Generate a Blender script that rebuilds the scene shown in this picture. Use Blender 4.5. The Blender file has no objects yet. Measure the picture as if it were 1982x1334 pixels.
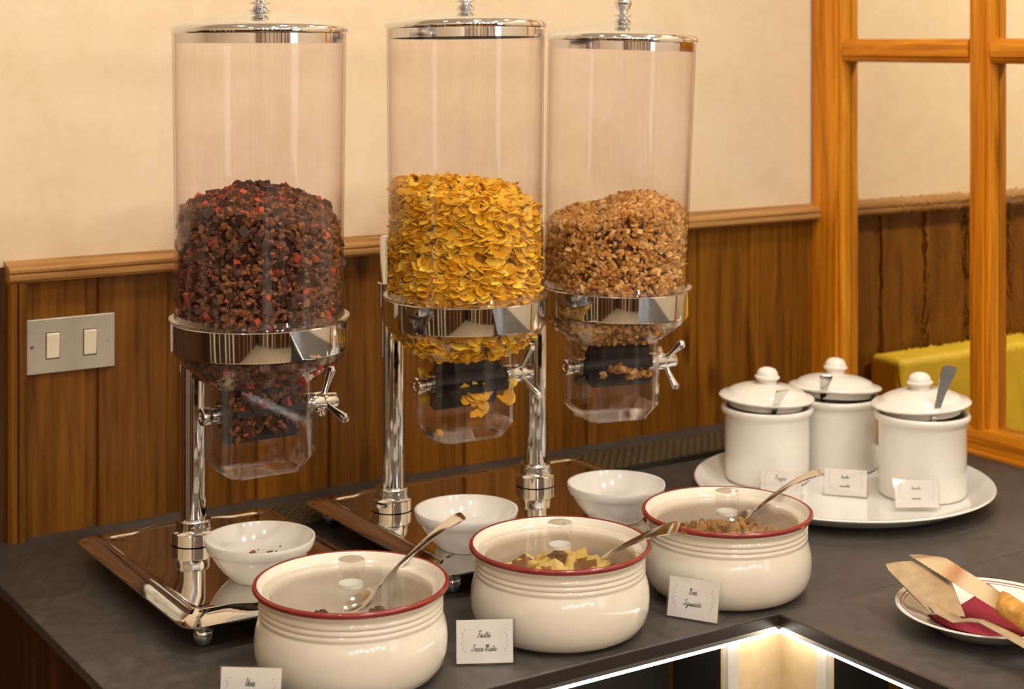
import bpy, bmesh, math, random
import numpy as np
from mathutils import Vector, Matrix, noise as mnoise

sc = bpy.context.scene
C = sc.collection
PI = math.pi
random.seed(7)
rng = np.random.default_rng(11)

# ------------------------------------------------------------------ camera
# world: X runs along the back wall, Y points into it, z = 0 is the counter top (metres)
YAW = math.radians(33.0)
cam_d = bpy.data.cameras.new('camera')
cam = bpy.data.objects.new('camera', cam_d)
C.objects.link(cam)
cam.location = (0, 0, 0.6)
cam.rotation_euler = (PI / 2, 0, -YAW)
cam_d.sensor_width = 36.0
cam_d.lens = 36.0 * 3150 / 1982
cam_d.shift_y = -(667 - 85) / 1982
cam_d.clip_start = 0.05
cam_d.dof.use_dof = True
cam_d.dof.focus_distance = 1.68
cam_d.dof.aperture_fstop = 8.0
sc.camera = cam

# ------------------------------------------------------------------ world, lights, exposure
wd = bpy.data.worlds.new('world')
sc.world = wd
wd.use_nodes = True
wd.node_tree.nodes['Background'].inputs[0].default_value = (0.9, 0.85, 0.8, 1)
wd.node_tree.nodes['Background'].inputs[1].default_value = 0.05
sc.view_settings.view_transform = 'Standard'
sc.view_settings.look = 'None'
sc.view_settings.exposure = -0.13
sc.view_settings.gamma = 1.0
sc.view_settings.use_curve_mapping = False
sc.cycles.use_denoising = True
sc.cycles.transparent_max_bounces = 28
sc.cycles.max_bounces = 6
sc.cycles.diffuse_bounces = 3
sc.cycles.adaptive_threshold = 0.1
sc.cycles.adaptive_min_samples = 16
sc.cycles.glossy_bounces = 4
sc.cycles.transmission_bounces = 8
sc.cycles.sample_clamp_indirect = 6.0
sc.cycles.caustics_reflective = True
sc.cycles.blur_glossy = 0.6
sc.cycles.caustics_refractive = False

WARM = (1.0, 0.985, 0.91)


def area(name, loc, size, power, color, rot=(0, 0, 0), shape='DISK', size_y=None, spread=None):
    l = bpy.data.lights.new(name, 'AREA')
    l.shape = shape
    l.size = size
    if size_y:
        l.size_y = size_y
    l.energy = power
    l.color = color
    if spread:
        l.spread = spread
    o = bpy.data.objects.new(name, l)
    C.objects.link(o)
    o.location = loc
    o.rotation_euler = rot
    return o


CEIL = 1.72
for lx, ly, lp in ((0.15, 1.25, 4.0), (0.95, 1.15, 5.5), (1.62, 1.25, 8.0),
                   (-0.3, 0.2, 6), (0.6, 0.2, 8), (1.4, 0.2, 10),
                   (-0.3, -1.2, 6), (0.6, -1.2, 6), (1.4, -1.2, 8)):
    area('assumed_ceiling_light', (lx, ly, CEIL - 0.02), 0.11, lp, WARM)  # assumed ceiling lamps, out of view, no fittings modelled
# assumed daylight, no window built: unseen lamp behind the camera and to the right
area('assumed_daylight', (1.80, -1.2, 0.65), 0.9, 9, (0.86, 0.93, 1.0), (0, math.radians(90), 0), 'RECTANGLE', 1.3)
# added row of unseen fill discs behind the camera; frontal light and tube streaks
for k, lx in enumerate((-1.25, -0.8, -0.35, 0.1, 0.55, 1.0, 1.45)):
    area('front_fill', (lx, -2.42, 1.02 + 0.08 * (k % 3)), 0.13, 4.2, (1.0, 0.97, 0.92), (math.radians(80 if k % 2 == 0 else 112), 0, 0))
# added lamp, unseen, brightening the room behind the glazed partition
area('assumed_ceiling_light', (2.5, 1.1, CEIL - 0.02), 0.25, 34, WARM)

# ------------------------------------------------------------------ geometry helpers


class G:
    """collects polygons for one mesh"""

    def __init__(self):
        self.v = []
        self.f = []

    def add(self, vs, fs, M=None):
        n = len(self.v)
        for p in vs:
            p = Vector(p)
            if M is not None:
                p = M @ p
            self.v.append(tuple(p))
        for f in fs:
            self.f.append(tuple(i + n for i in f))
        return self

    def box(self, a, b, M=None):
        x0, y0, z0 = a
        x1, y1, z1 = b
        vs = [(x0, y0, z0), (x1, y0, z0), (x1, y1, z0), (x0, y1, z0), (x0, y0, z1), (x1, y0, z1), (x1, y1, z1), (x0, y1, z1)]
        return self.add(vs, [(0, 3, 2, 1), (4, 5, 6, 7), (0, 1, 5, 4), (1, 2, 6, 5), (2, 3, 7, 6), (3, 0, 4, 7)], M)

    def loft(self, loops, cap0=True, cap1=True, M=None, closed=False):
        n = len(loops[0])
        vs = [p for l in loops for p in l]
        fs = []
        L = len(loops)
        for i in range(L if closed else L - 1):
            j = (i + 1) % L
            for k in range(n):
                m = (k + 1) % n
                fs.append((i * n + k, i * n + m, j * n + m, j * n + k))
        if not closed:
            if cap0:
                fs.append(tuple(range(n - 1, -1, -1)))
            if cap1:
                fs.append(tuple((L - 1) * n + k for k in range(n)))
        return self.add(vs, fs, M)

    def lathe(self, prof, seg=48, M=None, closed=False):
        """prof: (r, z) pairs around z; r=0 collapses to a pole"""
        vs, fs, rows = [], [], []
        for r, z in prof:
            if r < 1e-7:
                rows.append([len(vs)])
                vs.append((0, 0, z))
            else:
                rows.append(list(range(len(vs), len(vs) + seg)))
                for k in range(seg):
                    a = 2 * PI * k / seg
                    vs.append((r * math.cos(a), r * math.sin(a), z))
        idx = range(len(rows)) if closed else range(len(rows) - 1)
        for i in idx:
            A, B = rows[i], rows[(i + 1) % len(rows)]
            for k in range(seg):
                m = (k + 1) % seg
                if len(A) == 1 and len(B) == 1:
                    continue
                if len(A) == 1:
                    fs.append((A[0], B[m], B[k]))
                elif len(B) == 1:
                    fs.append((A[k], A[m], B[0]))
                else:
                    fs.append((A[k], A[m], B[m], B[k]))
        return self.add(vs, fs, M)

    def prism(self, poly, d0, d1, axis, M=None):
        """extrude a closed 2D polygon along an axis ('x': poly is (y,z); 'y': (x,z); 'z': (x,y))"""
        def P(a, b, t):
            return {'x': (t, a, b), 'y': (a, t, b), 'z': (a, b, t)}[axis]
        return self.loft([[P(a, b, d0) for a, b in poly], [P(a, b, d1) for a, b in poly]], M=M)

    def tube(self, pts, rad, seg=12, M=None, flat=1.0):
        pts = [Vector(p) for p in pts]
        loops = []
        for i, p in enumerate(pts):
            t = (pts[min(i + 1, len(pts) - 1)] - pts[max(i - 1, 0)]).normalized()
            u = t.orthogonal().normalized() if i == 0 else (u - t * u.dot(t)).normalized()
            w = t.cross(u)
            r = rad[i] if hasattr(rad, '__len__') else rad
            loops.append([tuple(p + u * (r * math.cos(2 * PI * k / seg)) + w * (r * flat * math.sin(2 * PI * k / seg))) for k in range(seg)])
        return self.loft(loops, M=M)

    def mesh(self, name, smooth=35):
        bm = bmesh.new()
        vs = [bm.verts.new(p) for p in self.v]
        for f in self.f:
            try:
                bm.faces.new([vs[i] for i in f])
            except ValueError:
                pass
        bmesh.ops.recalc_face_normals(bm, faces=bm.faces)
        me = bpy.data.meshes.new(name)
        bm.to_mesh(me)
        bm.free()
        if smooth:
            me.polygons.foreach_set('use_smooth', [True] * len(me.polygons))
            me.set_sharp_from_angle(angle=math.radians(smooth))
        return me


def obj(name, g, mat, parent=None, loc=None, rot=None, smooth=35, label=None, cat=None, group=None, kind=None):
    me = g.mesh(name, smooth) if isinstance(g, G) else g
    if mat is not None and not me.materials:
        me.materials.append(mat)
    o = bpy.data.objects.new(name, me)
    C.objects.link(o)
    if parent is not None:
        o.parent = parent
    if loc is not None:
        o.location = loc
    if rot is not None:
        o.rotation_euler = rot
    tag(o, label, cat, group, kind)
    return o


def tag(o, label=None, cat=None, group=None, kind=None):
    if label:
        o['label'] = label
    if cat:
        o['category'] = cat
    if group:
        o['group'] = group
    if kind:
        o['kind'] = kind
    return o


def thing(name, loc, label, cat, rot=None, group=None):
    o = bpy.data.objects.new(name, None)
    C.objects.link(o)
    o.empty_display_size = 0.05
    o.location = loc
    if rot is not None:
        o.rotation_euler = rot
    return tag(o, label, cat, group)


def bevel(o, w, seg=2):
    m = o.modifiers.new('bevel', 'BEVEL')
    m.width = w
    m.segments = seg
    m.limit_method = 'ANGLE'
    return o


def T(x, y, z):
    return Matrix.Translation((x, y, z))


def R(axis, deg):
    return Matrix.Rotation(math.radians(deg), 4, axis)


def rrect(w, d, r, n=8, cx=0, cy=0):
    """rounded rectangle outline, ccw"""
    pts = []
    for sx, sy, a0 in ((1, 1, 0), (-1, 1, 90), (-1, -1, 180), (1, -1, 270)):
        for k in range(n + 1):
            a = math.radians(a0 + 90 * k / n)
            pts.append((cx + sx * (w / 2 - r) + r * math.cos(a), cy + sy * (d / 2 - r) + r * math.sin(a)))
    return pts

# ------------------------------------------------------------------ materials


def srgb(r, g, b):
    def f(c):
        c /= 255
        return c / 12.92 if c <= 0.04045 else ((c + 0.055) / 1.055) ** 2.4
    return (f(r), f(g), f(b), 1)


class NT:
    def __init__(self, name):
        self.m = bpy.data.materials.new(name)
        self.m.use_nodes = True
        self.t = self.m.node_tree
        self.b = self.t.nodes['Principled BSDF']

    def n(self, typ, **kw):
        x = self.t.nodes.new(typ)
        for k, v in kw.items():
            if k in x.inputs:
                x.inputs[k].default_value = v
            else:
                setattr(x, k, v)
        return x

    def l(self, a, b):
        self.t.links.new(a, b)

    def coords(self, scale=(1, 1, 1), kind='Object', rand=0.0):
        tc = self.n('ShaderNodeTexCoord')
        mp = self.n('ShaderNodeMapping')
        mp.inputs['Scale'].default_value = scale
        self.l(tc.outputs[kind], mp.inputs[0])
        if rand:
            oi = self.n('ShaderNodeObjectInfo')
            mu = self.n('ShaderNodeMath', operation='MULTIPLY')
            mu.inputs[1].default_value = rand
            self.l(oi.outputs['Random'], mu.inputs[0])
            cb = self.n('ShaderNodeCombineXYZ')
            self.l(mu.outputs[0], cb.inputs[0])
            self.l(mu.outputs[0], cb.inputs[2])
            self.l(cb.outputs[0], mp.inputs['Location'])
        return mp.outputs[0]

    def noise(self, co, scale, detail=4, rough=0.55, dist=0.0):
        x = self.n('ShaderNodeTexNoise')
        x.inputs['Scale'].default_value = scale
        x.inputs['Detail'].default_value = detail
        x.inputs['Roughness'].default_value = rough
        x.inputs['Distortion'].default_value = dist
        if co is not None:
            self.l(co, x.inputs['Vector'])
        return x.outputs['Fac']

    def ramp(self, fac, stops):
        x = self.n('ShaderNodeValToRGB')
        e = x.color_ramp.elements
        while len(e) < len(stops):
            e.new(0.5)
        for el, (p, c) in zip(e, stops):
            el.position = p
            el.color = c
        self.l(fac, x.inputs[0])
        return x.outputs[0]

    def bump(self, h, strength=0.2, dist=0.002):
        x = self.n('ShaderNodeBump')
        x.inputs['Strength'].default_value = strength
        x.inputs['Distance'].default_value = dist
        self.l(h, x.inputs['Height'])
        self.l(x.outputs[0], self.b.inputs['Normal'])

    def set(self, **kw):
        for k, v in kw.items():
            self.b.inputs[k.replace('_', ' ')].default_value = v
        return self


def plain(name, col, rough=0.5, metal=0.0, spec=0.5, var=0.06, scale=30, bump=0.0, coat=0.0):
    """a base colour with a little procedural mottling"""
    t = NT(name).set(Roughness=rough, Metallic=metal)
    t.b.inputs['Specular IOR Level'].default_value = spec
    t.b.inputs['Coat Weight'].default_value = coat
    t.b.inputs['Coat Roughness'].default_value = 0.08
    co = t.coords()
    nz = t.noise(co, scale)
    a = tuple(c * (1 - var) for c in col[:3]) + (1,)
    b = tuple(min(1, c * (1 + var)) for c in col[:3]) + (1,)
    t.l(t.ramp(nz, ((0.3, a), (0.7, b))), t.b.inputs['Base Color'])
    if bump:
        t.bump(nz, bump, 0.001)
    return t.m


def wood(name, dark, mid, light, axis='z', rough=0.42, rand=40, knots=True):
    t = NT(name).set(Roughness=rough)
    t.b.inputs['Specular IOR Level'].default_value = 0.28
    sc_ = {'x': (2.5, 30, 30), 'y': (30, 2.5, 30), 'z': (30, 30, 2.5)}[axis]
    co = t.coords(sc_, rand=rand)
    n1 = t.noise(co, 1.0, 3, 0.6, 1.4)
    sc2 = tuple(v * 7 if v > 5 else v * 2 for v in sc_)
    co2 = t.coords(sc2, rand=rand)
    n2 = t.noise(co2, 1.0, 2, 0.5)
    mx = t.n('ShaderNodeMath', operation='MULTIPLY_ADD')
    t.l(n2, mx.inputs[0])
    mx.inputs[1].default_value = 0.38
    mm = t.n('ShaderNodeMath', operation='MULTIPLY')
    mm.inputs[1].default_value = 0.68
    t.l(n1, mm.inputs[0])
    t.l(mm.outputs[0], mx.inputs[2])
    col = t.ramp(mx.outputs[0], ((0.38, dark), (0.52, mid), (0.68, light)))
    # board to board tone
    oi = t.n('ShaderNodeObjectInfo')
    mr = t.n('ShaderNodeMapRange')
    mr.inputs['To Min'].default_value = 0.78
    mr.inputs['To Max'].default_value = 1.18
    t.l(oi.outputs['Random'], mr.inputs['Value'])
    vm = t.n('ShaderNodeVectorMath', operation='SCALE')
    t.l(col, vm.inputs[0])
    t.l(mr.outputs[0], vm.inputs['Scale'])
    out = vm.outputs[0]
    if knots:
        co3 = t.coords((9, 9, 3.2) if axis == 'z' else (3.2, 9, 9), rand=rand)
        vo = t.n('ShaderNodeTexVoronoi')
        vo.inputs['Scale'].default_value = 1.0
        t.l(co3, vo.inputs['Vector'])
        kr = t.ramp(vo.outputs['Distance'], ((0.05, (0.35, 0.28, 0.22, 1)), (0.13, (1, 1, 1, 1))))
        mv = t.n('ShaderNodeVectorMath', operation='MULTIPLY')
        t.l(out, mv.inputs[0])
        t.l(kr, mv.inputs[1])
        out = mv.outputs[0]
    t.l(out, t.b.inputs['Base Color'])
    t.bump(mx.outputs[0], 0.12, 0.001)
    return t.m


def metal(name, col, rough, streak=None, var=0.04):
    t = NT(name).set(Roughness=rough, Metallic=1.0)
    co = t.coords(streak or (40, 40, 40))
    nz = t.noise(co, 1.0, 4)
    a = tuple(c * (1 - var) for c in col[:3]) + (1,)
    b = tuple(min(1, c * (1 + var)) for c in col[:3]) + (1,)
    t.l(t.ramp(nz, ((0.3, a), (0.7, b))), t.b.inputs['Base Color'])
    mr = t.n('ShaderNodeMapRange')
    mr.inputs['To Min'].default_value = max(0.0, rough - 0.03)
    mr.inputs['To Max'].default_value = rough + 0.05
    t.l(nz, mr.inputs['Value'])
    t.l(mr.outputs[0], t.b.inputs['Roughness'])
    return t.m


def clear(name, tint, refl=0.035, edge=0.75, power=3.5, rough=0.03, scratch=0.0, absorb=None):
    """clear plastic: straight-through light plus a facing-dependent gloss"""
    m = bpy.data.materials.new(name)
    m.use_nodes = True
    t = m.node_tree
    t.nodes.clear()
    out = t.nodes.new('ShaderNodeOutputMaterial')
    tr = t.nodes.new('ShaderNodeBsdfTransparent')
    tr.inputs[0].default_value = tint
    gl = t.nodes.new('ShaderNodeBsdfGlossy')
    gl.inputs['Roughness'].default_value = rough
    gl.inputs['Color'].default_value = (0.95, 0.95, 0.95, 1)
    lw = t.nodes.new('ShaderNodeLayerWeight')
    lw.inputs[0].default_value = 0.5
    pw = t.nodes.new('ShaderNodeMath')
    pw.operation = 'POWER'
    pw.inputs[1].default_value = power
    t.links.new(lw.outputs['Facing'], pw.inputs[0])
    ma = t.nodes.new('ShaderNodeMath')
    ma.operation = 'MULTIPLY_ADD'
    ma.inputs[1].default_value = edge
    ma.inputs[2].default_value = refl
    t.links.new(pw.outputs[0], ma.inputs[0])
    mx = t.nodes.new('ShaderNodeMixShader')
    t.links.new(ma.outputs[0], mx.inputs[0])
    t.links.new(tr.outputs[0], mx.inputs[1])
    t.links.new(gl.outputs[0], mx.inputs[2])
    if absorb:      # a longer way through the wall near its outline
        pa = t.nodes.new('ShaderNodeMath')
        pa.operation = 'POWER'
        pa.inputs[1].default_value = 5.0
        t.links.new(lw.outputs['Facing'], pa.inputs[0])
        mc = t.nodes.new('ShaderNodeMix')
        mc.data_type = 'RGBA'
        mc.inputs[6].default_value = tint
        mc.inputs[7].default_value = absorb
        t.links.new(pa.outputs[0], mc.inputs[0])
        t.links.new(mc.outputs[2], tr.inputs[0])
    last = mx.outputs[0]
    if scratch:
        tc = t.nodes.new('ShaderNodeTexCoord')
        mp = t.nodes.new('ShaderNodeMapping')
        mp.inputs['Scale'].default_value = (60, 60, 2.2)
        t.links.new(tc.outputs['Object'], mp.inputs[0])
        nz = t.nodes.new('ShaderNodeTexNoise')
        nz.inputs['Scale'].default_value = 1.5
        nz.inputs['Detail'].default_value = 3
        t.links.new(mp.outputs[0], nz.inputs['Vector'])
        rp = t.nodes.new('ShaderNodeMapRange')
        rp.inputs['From Min'].default_value = 0.55
        rp.inputs['From Max'].default_value = 0.85
        rp.inputs['To Min'].default_value = 0.0
        rp.inputs['To Max'].default_value = scratch
        t.links.new(nz.outputs['Fac'], rp.inputs['Value'])
        df = t.nodes.new('ShaderNodeBsdfDiffuse')
        df.inputs[0].default_value = (0.9, 0.86, 0.82, 1)
        m2 = t.nodes.new('ShaderNodeMixShader')
        t.links.new(rp.outputs[0], m2.inputs[0])
        t.links.new(last, m2.inputs[1])
        t.links.new(df.outputs[0], m2.inputs[2])
        last = m2.outputs[0]
    t.links.new(last, out.inputs[0])
    return m


def plaster():
    t = NT('plaster').set(Roughness=0.6)
    co = t.coords((1, 1, 1))
    a = t.noise(co, 3.2, 6, 0.65, 0.6)
    b = t.noise(co, 22, 5, 0.7, 1.2)
    s = t.n('ShaderNodeMath', operation='MULTIPLY_ADD')
    t.l(b, s.inputs[0])
    s.inputs[1].default_value = 0.4
    mm = t.n('ShaderNodeMath', operation='MULTIPLY')
    mm.inputs[1].default_value = 0.6
    t.l(a, mm.inputs[0])
    t.l(mm.outputs[0], s.inputs[2])
    t.l(t.ramp(s.outputs[0], ((0.32, srgb(229, 201, 160)), (0.5, srgb(237, 212, 175)), (0.68, srgb(242, 220, 188)))), t.b.inputs['Base Color'])
    t.bump(b, 0.15, 0.002)
    return t.m


def slate():
    t = NT('slate').set(Roughness=0.42)
    co = t.coords((1, 1, 1))
    a = t.noise(co, 5, 6, 0.6, 0.8)
    b = t.noise(co, 60, 5, 0.7, 0.5)
    s = t.n('ShaderNodeMath', operation='MULTIPLY_ADD')
    t.l(b, s.inputs[0])
    s.inputs[1].default_value = 0.5
    mm = t.n('ShaderNodeMath', operation='MULTIPLY')
    mm.inputs[1].default_value = 0.5
    t.l(a, mm.inputs[0])
    t.l(mm.outputs[0], s.inputs[2])
    t.l(t.ramp(s.outputs[0], ((0.36, srgb(56, 50, 46)), (0.5, srgb(71, 65, 60)), (0.64, srgb(88, 81, 74)))), t.b.inputs['Base Color'])
    mr = t.n('ShaderNodeMapRange')
    mr.inputs['To Min'].default_value = 0.36
    mr.inputs['To Max'].default_value = 0.55
    t.l(b, mr.inputs['Value'])
    t.l(mr.outputs[0], t.b.inputs['Roughness'])
    t.bump(b, 0.10, 0.0006)
    return t.m


def emit(name, col, strength):
    t = NT(name)
    t.b.inputs['Emission Color'].default_value = col
    t.b.inputs['Emission Strength'].default_value = strength
    t.b.inputs['Base Color'].default_value = (0.8, 0.8, 0.8, 1)
    return t.m


def cereal(name, stops, rough=0.75, attr=False, scale=260):
    t = NT(name).set(Roughness=rough)
    t.b.inputs['Specular IOR Level'].default_value = 0.35
    if attr:
        at = t.n('ShaderNodeAttribute')
        at.attribute_name = 'tint'
        fac = at.outputs['Fac']
    else:
        fac = t.n('ShaderNodeObjectInfo').outputs['Random']
    col = t.ramp(fac, stops)
    nz = t.noise(t.coords(), scale, 3)
    mr = t.n('ShaderNodeMapRange')
    mr.inputs['To Min'].default_value = 0.6
    mr.inputs['To Max'].default_value = 1.35
    t.l(nz, mr.inputs['Value'])
    vm = t.n('ShaderNodeVectorMath', operation='SCALE')
    t.l(col, vm.inputs[0])
    t.l(mr.outputs[0], vm.inputs['Scale'])
    t.l(vm.outputs[0], t.b.inputs['Base Color'])
    t.bump(nz, 0.3, 0.001)
    return t.m


M_PLASTER = plaster()
M_WOOD = wood('panel_wood', srgb(94, 53, 6), srgb(122, 73, 10), srgb(144, 90, 17), 'z')
M_RAIL = wood('rail_wood', srgb(128, 86, 42), srgb(160, 112, 60), srgb(182, 136, 82), 'x', knots=False)
M_DARKWOOD = wood('dark_wood', srgb(48, 28, 12), srgb(66, 38, 16), srgb(88, 52, 22), 'z', knots=False)
M_DOOR = wood('door_wood', srgb(162, 90, 12), srgb(200, 120, 18), srgb(222, 146, 32), 'z', rough=0.35, knots=False)
M_DOORH = wood('door_wood_across', srgb(162, 90, 12), srgb(200, 120, 18), srgb(222, 146, 32), 'y', rough=0.35, knots=False)
M_SLATE = slate()
M_EDGE = plain('dark_edge', srgb(52, 42, 36), 0.35)
M_BLACK = plain('black_rubber', srgb(24, 22, 21), 0.5)
M_CHROME = metal('chrome', (0.78, 0.81, 0.86, 1), 0.05)
M_TRAY = metal('polished_steel', (0.80, 0.78, 0.75, 1), 0.04)
M_BRUSH = metal('brushed_steel', (0.74, 0.72, 0.68, 1), 0.3, (4, 4, 300), 0.08)
M_SPOON = metal('spoon_steel', (0.82, 0.80, 0.77, 1), 0.12)
M_OLDSTEEL = metal('worn_silver', (0.66, 0.61, 0.50, 1), 0.28, (90, 90, 90), 0.12)
M_TUBE = clear('clear_tube', (0.985, 0.968, 0.975, 1), 0.022, 0.5, 4.0, 0.02, 0.06, (0.62, 0.52, 0.50, 1))
M_CLEAR = clear('clear_plastic', (0.955, 0.935, 0.94, 1), 0.03, 0.8, 2.6, 0.05, 0.08, (0.75, 0.68, 0.68, 1))
M_RIM = clear('frosted_rim', (0.88, 0.84, 0.84, 1), 0.10, 0.7, 2.0, 0.1, 0.5)
M_ACRYL = clear('clear_acrylic', (0.985, 0.98, 0.975, 1), 0.05, 0.7, 3.0, 0.03)
M_LID = clear('clear_lid', (0.975, 0.965, 0.955, 1), 0.03, 0.28, 4.0, 0.02)
M_KNOB = clear('solid_acrylic', (0.97, 0.965, 0.955, 1), 0.05, 0.9, 2.2, 0.02)
M_WHITE = plain('white_porcelain', srgb(238, 232, 224), 0.12, var=0.015, coat=0.4)
M_JAR = plain('cream_porcelain', srgb(240, 232, 220), 0.22, var=0.015, coat=0.3)
M_CREAM = plain('glazed_pot', srgb(236, 224, 206), 0.16, var=0.03, scale=14, coat=0.5)
M_RED = plain('red_glaze', srgb(138, 42, 38), 0.2, var=0.15, scale=60, coat=0.4)
M_CHIP = plain('bare_clay', srgb(170, 105, 45), 0.8)
M_PAPER = plain('card_paper', srgb(236, 228, 222), 0.6, var=0.01)
M_INK = plain('green_ink', srgb(70, 100, 84), 0.6)
M_FAINT = plain('faint_ink', srgb(186, 186, 176), 0.7)
M_NAPKIN = plain('red_napkin', srgb(150, 30, 50), 0.85, var=0.05, scale=200, bump=0.2)
M_YELLOW = plain('yellow_panel', srgb(226, 186, 40), 0.6, var=0.12, scale=12)
M_IVORY = plain('ivory_plastic', srgb(238, 222, 190), 0.35)
M_BEIGE = plain('beige_panel', srgb(205, 180, 140), 0.5, var=0.08, scale=60)
M_LED = emit('led_light', (1.0, 0.93, 0.80, 1), 14)
M_ALU = plain('satin_aluminium', srgb(225, 220, 210), 0.35, metal=0.35)
M_PLATE = plain('satin_steel', srgb(206, 196, 178), 0.38, metal=0.55, scale=8)
M_MESH = plain('olive_mesh', srgb(84, 72, 46), 0.55, var=0.2, scale=80)
M_MESHD = plain('dark_mesh', srgb(44, 37, 27), 0.6, var=0.2, scale=80)
M_BROWNLINE = plain('brown_line', srgb(170, 96, 66), 0.3)
M_HANDLE = wood('handle_wood', srgb(150, 100, 40), srgb(196, 142, 66), srgb(220, 172, 96), 'x', knots=False)
M_FLOOR = wood('floor_wood', srgb(140, 116, 88), srgb(164, 140, 110), srgb(184, 162, 132), 'y', knots=False)
M_CEIL = plain('ceiling_paint', srgb(244, 240, 232), 0.8)

# ------------------------------------------------------------------ the room
WY = 1.985        # plaster face of the back wall
BY = 1.979        # face of the boards
PX = 1.885        # glazed partition
ZF = -0.90
RAILZ = 0.336

wall_back = obj('wall_back', G().box((-1.6, WY, ZF), (3.6, WY + 0.1, CEIL)), M_PLASTER, kind='structure')
tag(wall_back, 'cream plaster wall above a wood-panelled lower part')
obj('floor', G().box((-1.6, -2.6, ZF - 0.05), (3.6, WY, ZF)), M_FLOOR, kind='structure')
obj('ceiling', G().box((-1.6, -2.6, CEIL), (3.6, WY + 0.1, CEIL + 0.05)), M_CEIL, kind='structure')
obj('wall_left', G().box((-1.7, -2.6, ZF), (-1.6, WY + 0.1, CEIL)), M_PLASTER, kind='structure')
wf = obj('wall_front', G().box((-1.6, -2.7, ZF), (3.6, -2.6, CEIL)), M_PLASTER, kind='structure')
obj('wainscot', G().box((-1.6, -2.6, ZF), (1.885, -2.58, 0.34)), M_DARKWOOD, wf)
wl_ = bpy.data.objects['wall_left']
obj('wainscot', G().box((-1.6, -2.58, ZF), (-1.58, WY - 0.01, 0.34)), M_DARKWOOD, wl_)
strip_rng = random.Random(4)
yy = -2.3
while yy < 1.6:  # added unseen strips on the left wall, there to stripe the chrome's reflections
    w_ = strip_rng.uniform(0.03, 0.10)
    obj('reflection_strip', G().box((-1.58, yy, ZF), (-1.57, yy + w_, 0.34)), strip_rng.choice((M_RAIL, M_PLASTER)), wl_)
    yy += w_ + strip_rng.uniform(0.15, 0.45)
xx = -1.5
while xx < 1.8:      # added pale and dark strips, unseen, giving the chrome striped reflections
    w_ = strip_rng.uniform(0.03, 0.12)
    obj('reflection_strip', G().box((xx, -2.58, ZF), (xx + w_, -2.56, CEIL - 0.01)), strip_rng.choice((M_RAIL, M_DARKWOOD, M_PLASTER)), wf)
    xx += w_ + strip_rng.uniform(0.06, 0.22)
wr = obj('wall_right', G().box((PX, -2.6, ZF), (PX + 0.1, 1.27, CEIL)), M_PLASTER, kind='structure')
obj('wainscot', G().box((PX - 0.012, -2.55, ZF), (PX, -0.36, 0.34)), M_DARKWOOD, wr)
yy = -2.4
while yy < -0.5:  # more added strips, out of view, only for reflections in the chrome
    w_ = strip_rng.uniform(0.03, 0.10)
    obj('reflection_strip', G().box((PX - 0.022, yy, ZF), (PX - 0.012, yy + w_, 0.34)), strip_rng.choice((M_RAIL, M_PLASTER)), wr)
    yy += w_ + strip_rng.uniform(0.08, 0.25)
obj('wall_far', G().box((3.6, -2.6, ZF), (3.7, WY + 0.1, CEIL)), M_PLASTER, kind='structure')

# boards of the panelling: a face and a recessed tongue, one mesh shared by all


def board_mesh(w_face, w_tongue, name):
    b = 0.0012
    poly = [(0, 0), (w_tongue, 0), (w_tongue + 0.0006, 0.0052 - b), (w_tongue + 0.002, 0.0062), (w_tongue + w_face - 0.002, 0.0062), (w_tongue + w_face, 0.0052 - b), (w_tongue + w_face, 0)]
    g = G()
    z0, z1 = ZF + 0.002, RAILZ - 0.022
    # slight tongue thickness
    poly[0:2] = [(0, 0), (0, 0.0012), (w_tongue, 0.0012)]
    g.loft([[(x, -y, z0) for x, y in poly], [(x, -y, z1) for x, y in poly]])
    return g.mesh(name, 30)


bm_full = board_mesh(0.0918, 0.0145, 'wood_board')
bm_first = board_mesh(0.078, 0.0005, 'wood_board')
x = 0.5775
obj('wood_board', bm_first, M_WOOD, wall_back, (x, WY, 0))
x = 0.6560
while x < PX - 0.05:
    obj('wood_board', bm_full, M_WOOD, wall_back, (x, WY, 0))
    x += 0.1069
x = PX + 0.03
while x < 2.75:
    obj('wood_board', bm_full, M_WOOD, wall_back, (x, WY, 0))
    x += 0.1069
obj('lower_panel', G().box((2.7, WY - 0.006, ZF), (3.6, WY, RAILZ - 0.02)), M_WOOD, wall_back)

rail_poly = [(WY, RAILZ + 0.001), (WY - 0.022, RAILZ - 0.004), (WY - 0.026, RAILZ - 0.0075), (WY - 0.0262, RAILZ - 0.011), (WY - 0.0235, RAILZ - 0.0125),
             (WY - 0.0265, RAILZ - 0.015), (WY - 0.0265, RAILZ - 0.020), (WY - 0.022, RAILZ - 0.024), (WY, RAILZ - 0.024)]


def rail(x0, x1):
    return G().prism(rail_poly, x0, x1, 'x')


obj('trim_1', rail(0.556, PX + 0.002), M_RAIL, kind='structure', label='pale wooden dado rail along the top of the panelling')
obj('trim_2', rail(PX + 0.03, 3.6), M_RAIL, kind='structure', label='dado rail continuing behind the glazed partition')
# upright end trim of the panelling, the rail's moulding turned down the corner
tr = obj('trim_3', G().prism([(0.556, WY), (0.556, WY - 0.020), (0.559, WY - 0.024), (0.5655, WY - 0.024), (0.5662, WY - 0.021), (0.5672, WY - 0.021), (0.568, WY - 0.0262), (0.5745, WY - 0.0262), (0.578, WY - 0.022), (0.578, WY)], ZF, RAILZ - 0.0242, 'z'),
         M_WOOD, kind='structure', label='upright wooden corner trim at the left end of the panelling')
obj('trim_4', G().box((-1.6, WY - 0.008, ZF), (0.5558, WY, RAILZ - 0.006)), M_DARKWOOD, kind='structure', label='dark wooden panel left of the corner trim')

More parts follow.
